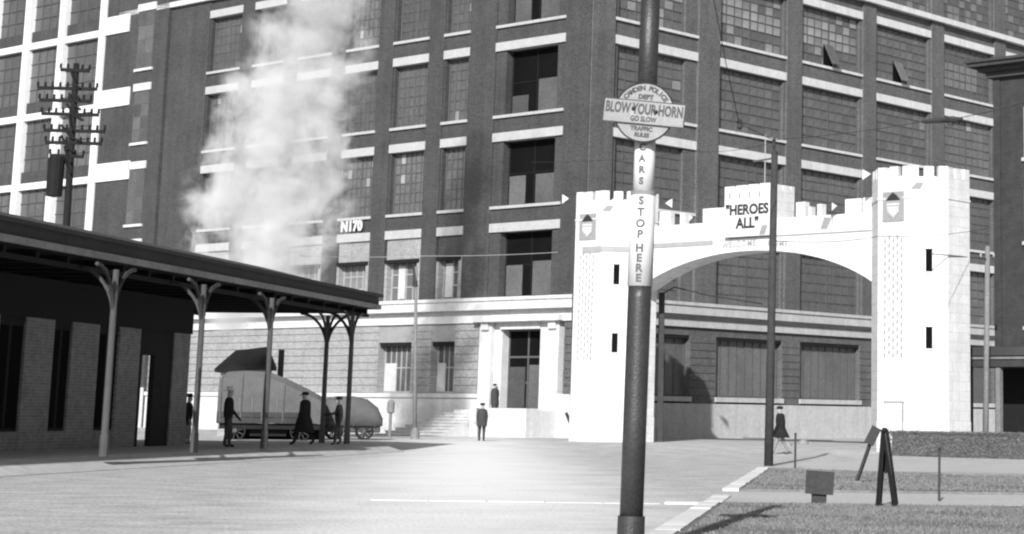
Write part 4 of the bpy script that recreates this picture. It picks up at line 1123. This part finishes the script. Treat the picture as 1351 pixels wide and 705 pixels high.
t = thing('wire_insulator', 'long dark insulator bar hanging on the trolley wire', 'insulator', o)
MB().tube([o, o.lerp(c, .15), o.lerp(c, .5), o.lerp(c, .75), c], [.03, .07, .07, .10, .03], 8).build('bar', M['iron'], t)
MB().tube([o.lerp(c, .72) + Vector((0, 0, .08)), o.lerp(c, .72) - Vector((0, 0, .16))], [.05, .08], 8).build('hanger', M['iron'], t)
p = at(976, 164, 54.5)
o = MB().lathe(p, [(.02, -.16), (.09, -.1), (.06, 0), (.09, .06), (.02, .14)], 8).build('wire_clamp', M['iron'], base=p); tag(o, 'small dark clamp where two wires meet left of the tall pole', 'clamp')

# ------------------------------------------------------------------ people
def person(px, Y, z, h, face, label, pose, suit=M['cloth'], legs=None, hat='cap', coat=0.0, hatm=None):
    """face: heading angle in the ground plane; pose: dict stride, armL, armR, lean"""
    b0 = at(px, 570, Y); base = Vector((b0.x, b0.y, z))
    s = h / 1.72
    fw = Vector((math.cos(face), math.sin(face), 0)); lt = Vector((-fw.y, fw.x, 0))
    def J(f, l, u): return base + (fw * f + lt * l + Vector((0, 0, u))) * s
    st = pose.get('stride', 0); ln = pose.get('lean', 0)
    aL, aR = pose.get('armL', .0), pose.get('armR', .0); bL, bR = pose.get('bendL', .15), pose.get('bendR', .15)
    V = []; E_ = []; Rd = []
    def add(p, r, par=None):
        V.append(p); g_ = s * (1.18 if (r[0] if isinstance(r, tuple) else r) > .03 else 1); Rd.append(r * g_ if not isinstance(r, tuple) else (r[0] * g_, r[1] * g_))
        if par is not None: E_.append((par, len(V) - 1))
        return len(V) - 1
    pel = add(J(0, 0, .93), (.15, .12))
    wst = add(J(ln * .4, 0, 1.10), (.145, .115), pel)
    cst = add(J(ln * .8, 0, 1.30), (.165, .125), wst)
    nk0 = add(J(ln, 0, 1.44), (.085, .08), cst)
    nk = add(J(ln + .01, 0, 1.49), .055, nk0)
    hd0 = add(J(ln + .02, 0, 1.56), (.075, .085), nk)
    hd1 = add(J(ln + .02, 0, 1.64), (.078, .09), hd0)
    add(J(ln + .01, 0, 1.70), .05, hd1)
    add(J(ln + .115, 0, 1.585), .018, hd0)           # nose
    for sd_, a_, bd in ((1, aL, bL), (-1, aR, bR)):
        sh = add(J(ln * .9, .17 * sd_, 1.40), .068, cst)
        ef, ez = math.sin(a_) * .30, -math.cos(a_) * .30
        el = add(J(ln * .9 + ef, .215 * sd_, 1.40 + ez), .050, sh)
        wf, wz = math.sin(a_ + bd) * .26, -math.cos(a_ + bd) * .26
        wr_ = add(J(ln * .9 + ef + wf, .20 * sd_, 1.40 + ez + wz), .034, el)
        hf, hz = math.sin(a_ + bd) * .09, -math.cos(a_ + bd) * .09
        hn = add(J(ln * .9 + ef + wf + hf, .19 * sd_, 1.40 + ez + wz + hz), .036, wr_)
        for g in range(4):
            add(J(ln * .9 + ef + wf + hf * 1.9 + (g - 1.5) * .018, .185 * sd_ + .008 * g, 1.40 + ez + wz + hz * (1.9 + .08 * (g % 2))), .010, hn)
        add(J(ln * .9 + ef + wf + hf * 1.2 + .045, .15 * sd_, 1.40 + ez + wz + hz * 1.2), .011, hn)
    for sd_ in (1, -1):
        k = st * sd_
        hp = add(J(0, .09 * sd_, .88), .095, pel)
        kn = add(J(k * .5 + .03, .10 * sd_, .49 ), .064, hp)
        an = add(J(k if k > 0 else k * 1.05, .10 * sd_, .09 + (.05 if k < -.1 else 0)), .045, kn)
        add(J((k if k > 0 else k * 1.05) + .15, .12 * sd_, .045), .038, an)
    me = bpy.data.meshes.new('person'); me.from_pydata([v - base for v in V], E_, [])
    bm = bmesh.new(); bm.from_mesh(me); lay = bm.verts.layers.skin.verify(); bm.verts.ensure_lookup_table()
    for v, r_ in zip(bm.verts, Rd):
        v[lay].radius = r_ if isinstance(r_, tuple) else (r_, r_)
    bm.verts[0][lay].use_root = True; bm.to_mesh(me); bm.free()
    ob = bpy.data.objects.new('tmp', me); COL.objects.link(ob)
    sk = ob.modifiers.new('s', 'SKIN'); sk.use_smooth_shade = True
    sb = ob.modifiers.new('d', 'SUBSURF'); sb.levels = 1; sb.render_levels = 1
    dg = bpy.context.evaluated_depsgraph_get(); dg.update()
    m2 = bpy.data.meshes.new_from_object(ob.evaluated_get(dg)); m2.name = 'body'
    bpy.data.objects.remove(ob)
    m2.materials.clear(); m2.materials.append(suit); m2.materials.append(M['skin']); m2.materials.append(legs or suit)
    hands = [v for v in V]
    for p in m2.polygons:
        c = p.center / s
        if c.z > 1.475: p.material_index = 1
        elif c.z < .86 and abs(lt.dot(c)) < .17: p.material_index = 2
        if c.z < .075: p.material_index = 0
        p.use_smooth = True
    t = thing('person', label, 'person', base)
    bo = bpy.data.objects.new('body', m2); COL.objects.link(bo); bo.parent = t
    if coat:
        q = MB(); n_ = 14; rings = [(1.50, .09, .09, ln), (1.43, .22, .16, ln * .9), (1.2, .235, .18, ln * .6), (1.0, .215, .17, ln * .2), (.8, .235, .20 + abs(st) * .2, 0), (coat, .24, .22 + abs(st) * .5, 0)]
        vv = []
        for (u, rl, rf, o_) in rings:
            for i in range(n_):
                th = 2 * math.pi * i / n_; vv.append(J(o_ + rf * math.cos(th), rl * math.sin(th), u))
        ff = [(i * n_ + j, i * n_ + (j + 1) % n_, (i + 1) * n_ + (j + 1) % n_, (i + 1) * n_ + j) for i in range(len(rings) - 1) for j in range(n_)]
        q.add(vv, ff); q.build('coat', suit, t, smooth=True)
    hm = hatm or M['cloth']; hc_ = J(ln + .015, 0, 1.665); q = MB()
    if hat == 'cap': q.lathe(hc_, [(.10 * s, -.01), (.125 * s, .02), (.115 * s, .07 * s), (.04 * s, .10 * s)], 14); q.beam(hc_ + fw * .08 * s, hc_ + fw * .19 * s - Vector((0, 0, .02)), .15 * s, .015)
    else: q.lathe(hc_, [(.19 * s, -.005), (.195 * s, .008), (.105 * s, .012), (.10 * s, .11 * s), (.05 * s, .125 * s)], 16)
    q.build('hat', hm, t, smooth=False)
    return t
person(300, 60.5, .3, 1.74, R(10), 'person in dark suit and pale hat standing under the canopy before the truck', dict(stride=.06, armL=.25, bendL=.45, armR=-.15), hat='brim', hatm=M['straw'], legs=M['clothgrey'])
person(401, 66.0, .3, 1.68, R(170), 'person in long dark coat striding left between two canopy posts', dict(stride=.30, armL=.2, armR=-.2), coat=.42, hat='cap')
person(446, 66.5, .3, 1.55, R(200), 'person in dark clothes half hidden behind the end canopy post', dict(stride=.12, armL=.6, bendL=.8), suit=M['cloth'], legs=M['clothgrey'], hat='cap')
person(247, 64.5, .3, 1.55, R(0), 'person in dark hat and pale skirt beside the last brick pier', dict(stride=.03), coat=.0, legs=M['clothpale'], hat='brim')
person(635.5, 87.5, gz(0, 87.5) - .02, 1.60, R(100), 'lone person in grey standing on the street before the factory door', dict(stride=.04, armL=.1, armR=-.1), suit=M['clothgrey'], coat=.7, hat='cap')
pz = FL.P(7.0, 1.0, 0)
person(651, pz.y, DZ - .15, 1.45, R(120), 'person in dark clothes on the steps beside the factory door', dict(stride=.05), suit=M['clothgrey'], coat=.5, hat='cap')
person(1030, 75.5, .02, 1.74, R(180), 'person in dark jacket and pale trousers walking beyond the tall pole', dict(stride=.26, armL=.3, armR=-.3, lean=.02), legs=M['clothpale'], coat=.62, hat='cap')

# ------------------------------------------------------------------ steam drifting up behind the canopy
def steam():
    ctrl = [(4.6, -22.4, 1.6), (6.0, -22.1, 2.8), (8.0, -21.6, 3.6), (11.0, -21.3, 4.0), (14.0, -20.8, 3.6), (17.0, -20.0, 3.0), (20.0, -19.5, 2.7), (24.0, -18.9, 2.5), (27.0, -18.6, 2.0)]
    YS = 84.5
    q = MB(); nseg = 22; vv = []; rings = []
    N_ = 34
    def samp(z):
        for (a, b) in zip(ctrl[:-1], ctrl[1:]):
            if a[0] <= z <= b[0]:
                f = (z - a[0]) / (b[0] - a[0]); return a[1] + (b[1] - a[1]) * f, a[2] + (b[2] - a[2]) * f
        return ctrl[-1][1:]
    for i in range(N_ + 1):
        z = ctrl[0][0] + (ctrl[-1][0] - ctrl[0][0]) * i / N_; cx, r_ = samp(z)
        if i in (0, N_): r_ *= .4
        for j in range(nseg):
            th = 2 * math.pi * j / nseg
            k = 1.02 + .16 * math.sin(3 * th + z * .9) + .12 * math.sin(5 * th - z * 1.7) + .10 * math.sin(z * 2.3 + th)
            vv.append((cx + r_ * k * math.cos(th), YS + .8 * r_ * k * math.sin(th), z))
    ff = [(i * nseg + j, i * nseg + (j + 1) % nseg, (i + 1) * nseg + (j + 1) % nseg, (i + 1) * nseg + j) for i in range(N_) for j in range(nseg)]
    ff += [tuple(range(nseg)), tuple(range(N_ * nseg, (N_ + 1) * nseg))]
    q.add(vv, ff)
    m = bpy.data.materials.new('steam'); m.use_nodes = True; t = m.node_tree; N = t.nodes; Lk = t.links; N.clear()
    out = N.new('ShaderNodeOutputMaterial'); pv = N.new('ShaderNodeVolumePrincipled'); Lk.new(pv.outputs[0], out.inputs['Volume'])
    pv.inputs['Color'].default_value = (.87, .87, .87, 1); pv.inputs['Anisotropy'].default_value = -.1
    g = N.new('ShaderNodeNewGeometry'); sp = N.new('ShaderNodeSeparateXYZ'); Lk.new(g.outputs['Position'], sp.inputs[0])
    def mth(op, a, b=0.0, c=None):
        x = N.new('ShaderNodeMath'); x.operation = op
        for i, v in enumerate((a, b, c)):
            if v is None: continue
            if isinstance(v, (int, float)): x.inputs[i].default_value = v
            else: Lk.new(v, x.inputs[i])
        return x.outputs[0]
    zn = mth('DIVIDE', mth('SUBTRACT', sp.outputs[2], ctrl[0][0]), ctrl[-1][0] - ctrl[0][0])
    def curve(vals, lo, hi):
        c = N.new('ShaderNodeFloatCurve'); cv = c.mapping.curves[0]; L_ = len(vals)
        pts = [((ctrl[i][0] - ctrl[0][0]) / (ctrl[-1][0] - ctrl[0][0]), (vals[i] - lo) / (hi - lo)) for i in range(L_)]
        cv.points[0].location = pts[0]; cv.points[1].location = pts[-1]
        for p in pts[1:-1]: cv.points.new(*p)
        c.mapping.update(); Lk.new(zn, c.inputs['Value'])
        return mth('MULTIPLY_ADD', c.outputs[0], hi - lo, lo)
    cx = curve([c[1] for c in ctrl], -24, -18); rr = curve([c[2] for c in ctrl], 0, 5)
    dx = mth('SUBTRACT', sp.outputs[0], cx); dy = mth('MULTIPLY', mth('SUBTRACT', sp.outputs[1], YS), 1.25)
    d = mth('DIVIDE', mth('SQRT', mth('ADD', mth('MULTIPLY', dx, dx), mth('MULTIPLY', dy, dy))), rr)
    n1 = N.new('ShaderNodeTexNoise'); n1.inputs['Scale'].default_value = .55; n1.inputs['Detail'].default_value = 9; n1.inputs['Roughness'].default_value = .68
    n1.inputs['Distortion'].default_value = .25; Lk.new(g.outputs['Position'], n1.inputs['Vector'])
    e = mth('ADD', mth('SUBTRACT', .86, d), mth('MULTIPLY', mth('SUBTRACT', n1.outputs['Fac'], .5), 4.2))
    e = mth('MINIMUM', mth('MAXIMUM', mth('MULTIPLY', mth('SUBTRACT', e, .05), 1.8), 0.0), 1.0)
    edge = mth('MINIMUM', mth('MAXIMUM', mth('MULTIPLY', mth('SUBTRACT', 1.05, d), 4.0), 0.0), 1.0)
    vert = N.new('ShaderNodeMapRange'); Lk.new(sp.outputs[2], vert.inputs[0]); vert.inputs[1].default_value = 8; vert.inputs[2].default_value = 22; vert.inputs[3].default_value = 1.0; vert.inputs[4].default_value = .45
    den = mth('MULTIPLY', mth('MULTIPLY', mth('MULTIPLY', e, edge), vert.outputs[0]), .9)
    Lk.new(den, pv.inputs['Density'])
    o = q.build('steam_cloud', m, kind='stuff'); tag(o, 'white steam rising in front of the factory behind the canopy', 'steam')
steam()
